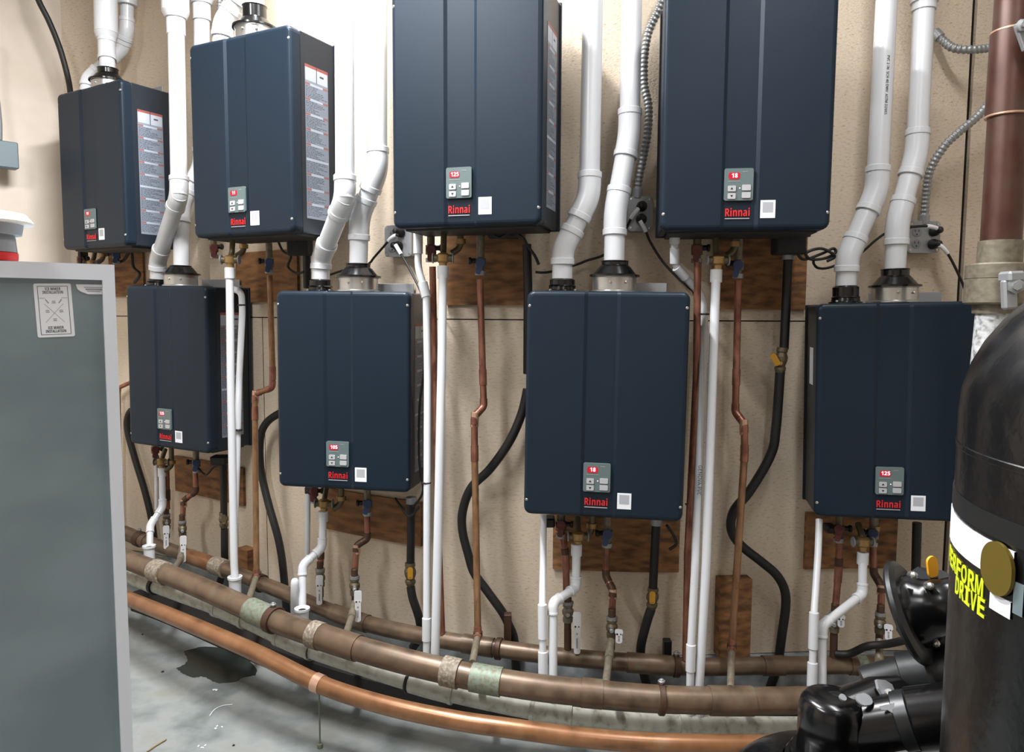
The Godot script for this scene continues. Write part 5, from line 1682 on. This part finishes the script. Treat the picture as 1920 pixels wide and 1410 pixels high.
	tube(st, PackedVector3Array([capc - Vector3(0, 0.030, -0.004), back - Vector3(0, 0.02, 0)]), 0.036, 26)
	obj("rear_arm", st, M.black_plastic, o)
	st = begin()
	tube(st, PackedVector3Array([capc - Vector3(0, 0.042, 0), deep(1648, 1318, zn + 0.02), deep(1690, 1316, zn + 0.02)]), 0.040, 26)
	obj("middle_body", st, M.gloss_black, o)
	st = begin()
	var f0 := deep(1585, 1368, zn)
	var f1 := deep(1695, 1350, zn - 0.04)
	var f2 := deep(1812, 1338, zn - 0.07)
	tube(st, PackedVector3Array([f0, f1]), 0.040, 28)
	obj("front_arm", st, M.gloss_black, o)
	add_sleeve(o, f1.lerp(f0, 0.1), f1.lerp(f2, 0.15), 0.043, M.black_plastic, "ring")
	add_sleeve(o, f1.lerp(f2, 0.12), f2, 0.046, M.gloss_black, "union_nut")
	st = begin()
	var g0 := deep(1625, 1292, zn + 0.07)
	var g1 := deep(1690, 1275, zn + 0.06)
	var g2 := deep(1800, 1262, zn + 0.03)
	tube(st, PackedVector3Array([g0, g1]), 0.036, 26)
	obj("upper_arm", st, M.black_plastic, o)
	add_sleeve(o, g1, g2, 0.044, M.black_plastic, "union_nut")
	add_sleeve(o, g1.lerp(g2, 0.45), g1.lerp(g2, 0.55), 0.047, M.rubber, "ring")
	# knobs, handle plate and arrows on top
	for q in [[1580, 1308, 0.012, 0.012], [1620, 1312, 0.026, 0.013]]:
		st = begin()
		var p := deep(q[0], q[1], zn - 0.03)
		plate(st, p, Basis(Vector3.UP, 0.3) * Basis(Vector3.RIGHT, -1.0), rounded(0.026 if q[2] > 0.02 else 0.011, 0.019 if q[2] > 0.02 else 0.011, 0.0054 if q[2] < 0.02 else 0.0094, 6), 0.003)
		obj("knob_cover", st, M.grey_plastic, o)
	st = begin()
	var hpnt := deep(1664, 1303, zn - 0.01)
	plate(st, hpnt, Basis(Vector3.BACK, -0.45) * Basis(Vector3.RIGHT, -0.85), PackedVector2Array([Vector2(-0.020, 0.016), Vector2(-0.004, 0.022), Vector2(0.008, 0.020), Vector2(0.022, -0.012), Vector2(0.006, -0.014), Vector2(-0.008, -0.008), Vector2(-0.017, 0.002)]), 0.005)
	obj("handle", st, M.grey_plastic, o)
	st = begin()
	drum(st, hpnt, hpnt + Vector3(-0.002, 0.010, 0.008), 0.006, 12)
	obj("screw", st, M.steel, o)
	for q in [[1640, 1287, 0.04], [1666, 1326, -0.045]]:
		st = begin()
		plate(st, deep(q[0], q[1], zn + q[2] - 0.01), Basis(Vector3.BACK, 0.12) * Basis(Vector3.RIGHT, -0.8), PackedVector2Array([Vector2(-0.012, 0.003), Vector2(0.012, 0.005), Vector2(0.012, -0.004), Vector2(0.004, -0.004), Vector2(0.002, -0.009), Vector2(-0.003, -0.004), Vector2(-0.012, -0.003)]), 0.002)
		obj("arrow_mark", st, M.grey_plastic, o)
	# copper stub below the arms
	st = begin()
	tube(st, PackedVector3Array([deep(1730, 1380, zn + 0.05), deep(1738, 1460, zn + 0.05)]), 0.018, 16)
	tag(obj("copper_stub", st, M.copper_tan), "short copper stub between the lower tank and the large tank", "pipe")

# ---------------------------------------------------------------- stains and litter on the floor
func floor_px(x: float, y: float, up := 0.0) -> Vector3:
	var d := ray(Vector2(x, y))
	return EYE + d * ((up - EYE.y) / d.y)

func floor_bits() -> void:
	var rng := RandomNumberGenerator.new()
	rng.seed = 5
	var outline := PackedVector2Array()
	var rim := [[330, 1253], [345, 1247], [352, 1239], [348, 1228], [345, 1222], [372, 1214], [420, 1214], [460, 1230], [482, 1256], [478, 1266], [455, 1271], [440, 1278], [412, 1281], [398, 1278], [386, 1270], [376, 1269], [362, 1271], [350, 1266], [338, 1260]]
	for i in rim.size():
		for k in 4:
			var a := Vector2(rim[i][0], rim[i][1]).lerp(Vector2(rim[(i + 1) % rim.size()][0], rim[(i + 1) % rim.size()][1]), k / 4.0)
			var p := floor_px(a.x + rng.randf_range(-1.5, 1.5), a.y + rng.randf_range(-1, 1))
			outline.append(Vector2(p.x, -p.z))
	var st := begin()
	plate(st, Vector3(0, 0.0008, 0), Basis(Vector3.RIGHT, -PI / 2), outline, 0.0016)
	tag(obj("water_stain", st, M.stain), "dark wet stain on the concrete floor under the copper pipe", "stain")
	st = begin()
	tube(st, curve(PackedVector3Array([floor_px(276, 1409, 0.004), floor_px(292, 1398, 0.004), floor_px(312, 1386, 0.004)]), 4), 0.0025, 6)
	tag(obj("straw_stalk", st, M.straw), "thin dry stalk lying on the floor beside the metal cabinet", "stalk")
	st = begin()
	tube(st, curve(PackedVector3Array([floor_px(393, 1342, 0.002), floor_px(403, 1330, 0.002), floor_px(418, 1323, 0.002), floor_px(436, 1321, 0.002)]), 5), 0.0016, 6)
	tag(obj("white_thread", st, M.paper), "curved white thread on the concrete floor near the wet stain", "thread")
	var n := 0
	for q in [[305, 1260, 0.006, "dark crumb on the floor left of the wet stain"], [438, 1398, 0.005, "dark crumb on the floor beside the white flecks, low in the picture"], [267, 1190, 0.005, "dark crumb on the floor just under the copper pipe by the cabinet"]]:
		st = begin()
		var p := floor_px(q[0], q[1])
		lathe(st, p, Vector3(0.1, 1, 0), [Vector2(0, -0.002), Vector2(q[2], 0), Vector2(q[2] * 0.7, q[2] * 0.6), Vector2(0, q[2] * 0.7)], 7)
		tag(obj("floor_crumb", st, M.stain), q[3], "crumb", "dark crumbs on the floor")
		n += 1
	for q in [[405, 1293, "white paint flecks on the floor just below the wet stain"], [412, 1364, "white paint flecks on the floor below the curved white thread"], [376, 1402, "white paint flecks on the floor at the bottom of the picture"]]:
		st = begin()
		var p := floor_px(q[0], q[1])
		for k in 4: box(st, p + Vector3(rng.randf_range(-0.012, 0.012), 0.0015, rng.randf_range(-0.012, 0.012)), Vector3(0.008, 0.003, 0.004), Basis(Vector3.UP, rng.randf() * 3.0))
		tag(obj("paint_fleck", st, M.paper), q[2], "fleck", "white flecks on the floor")
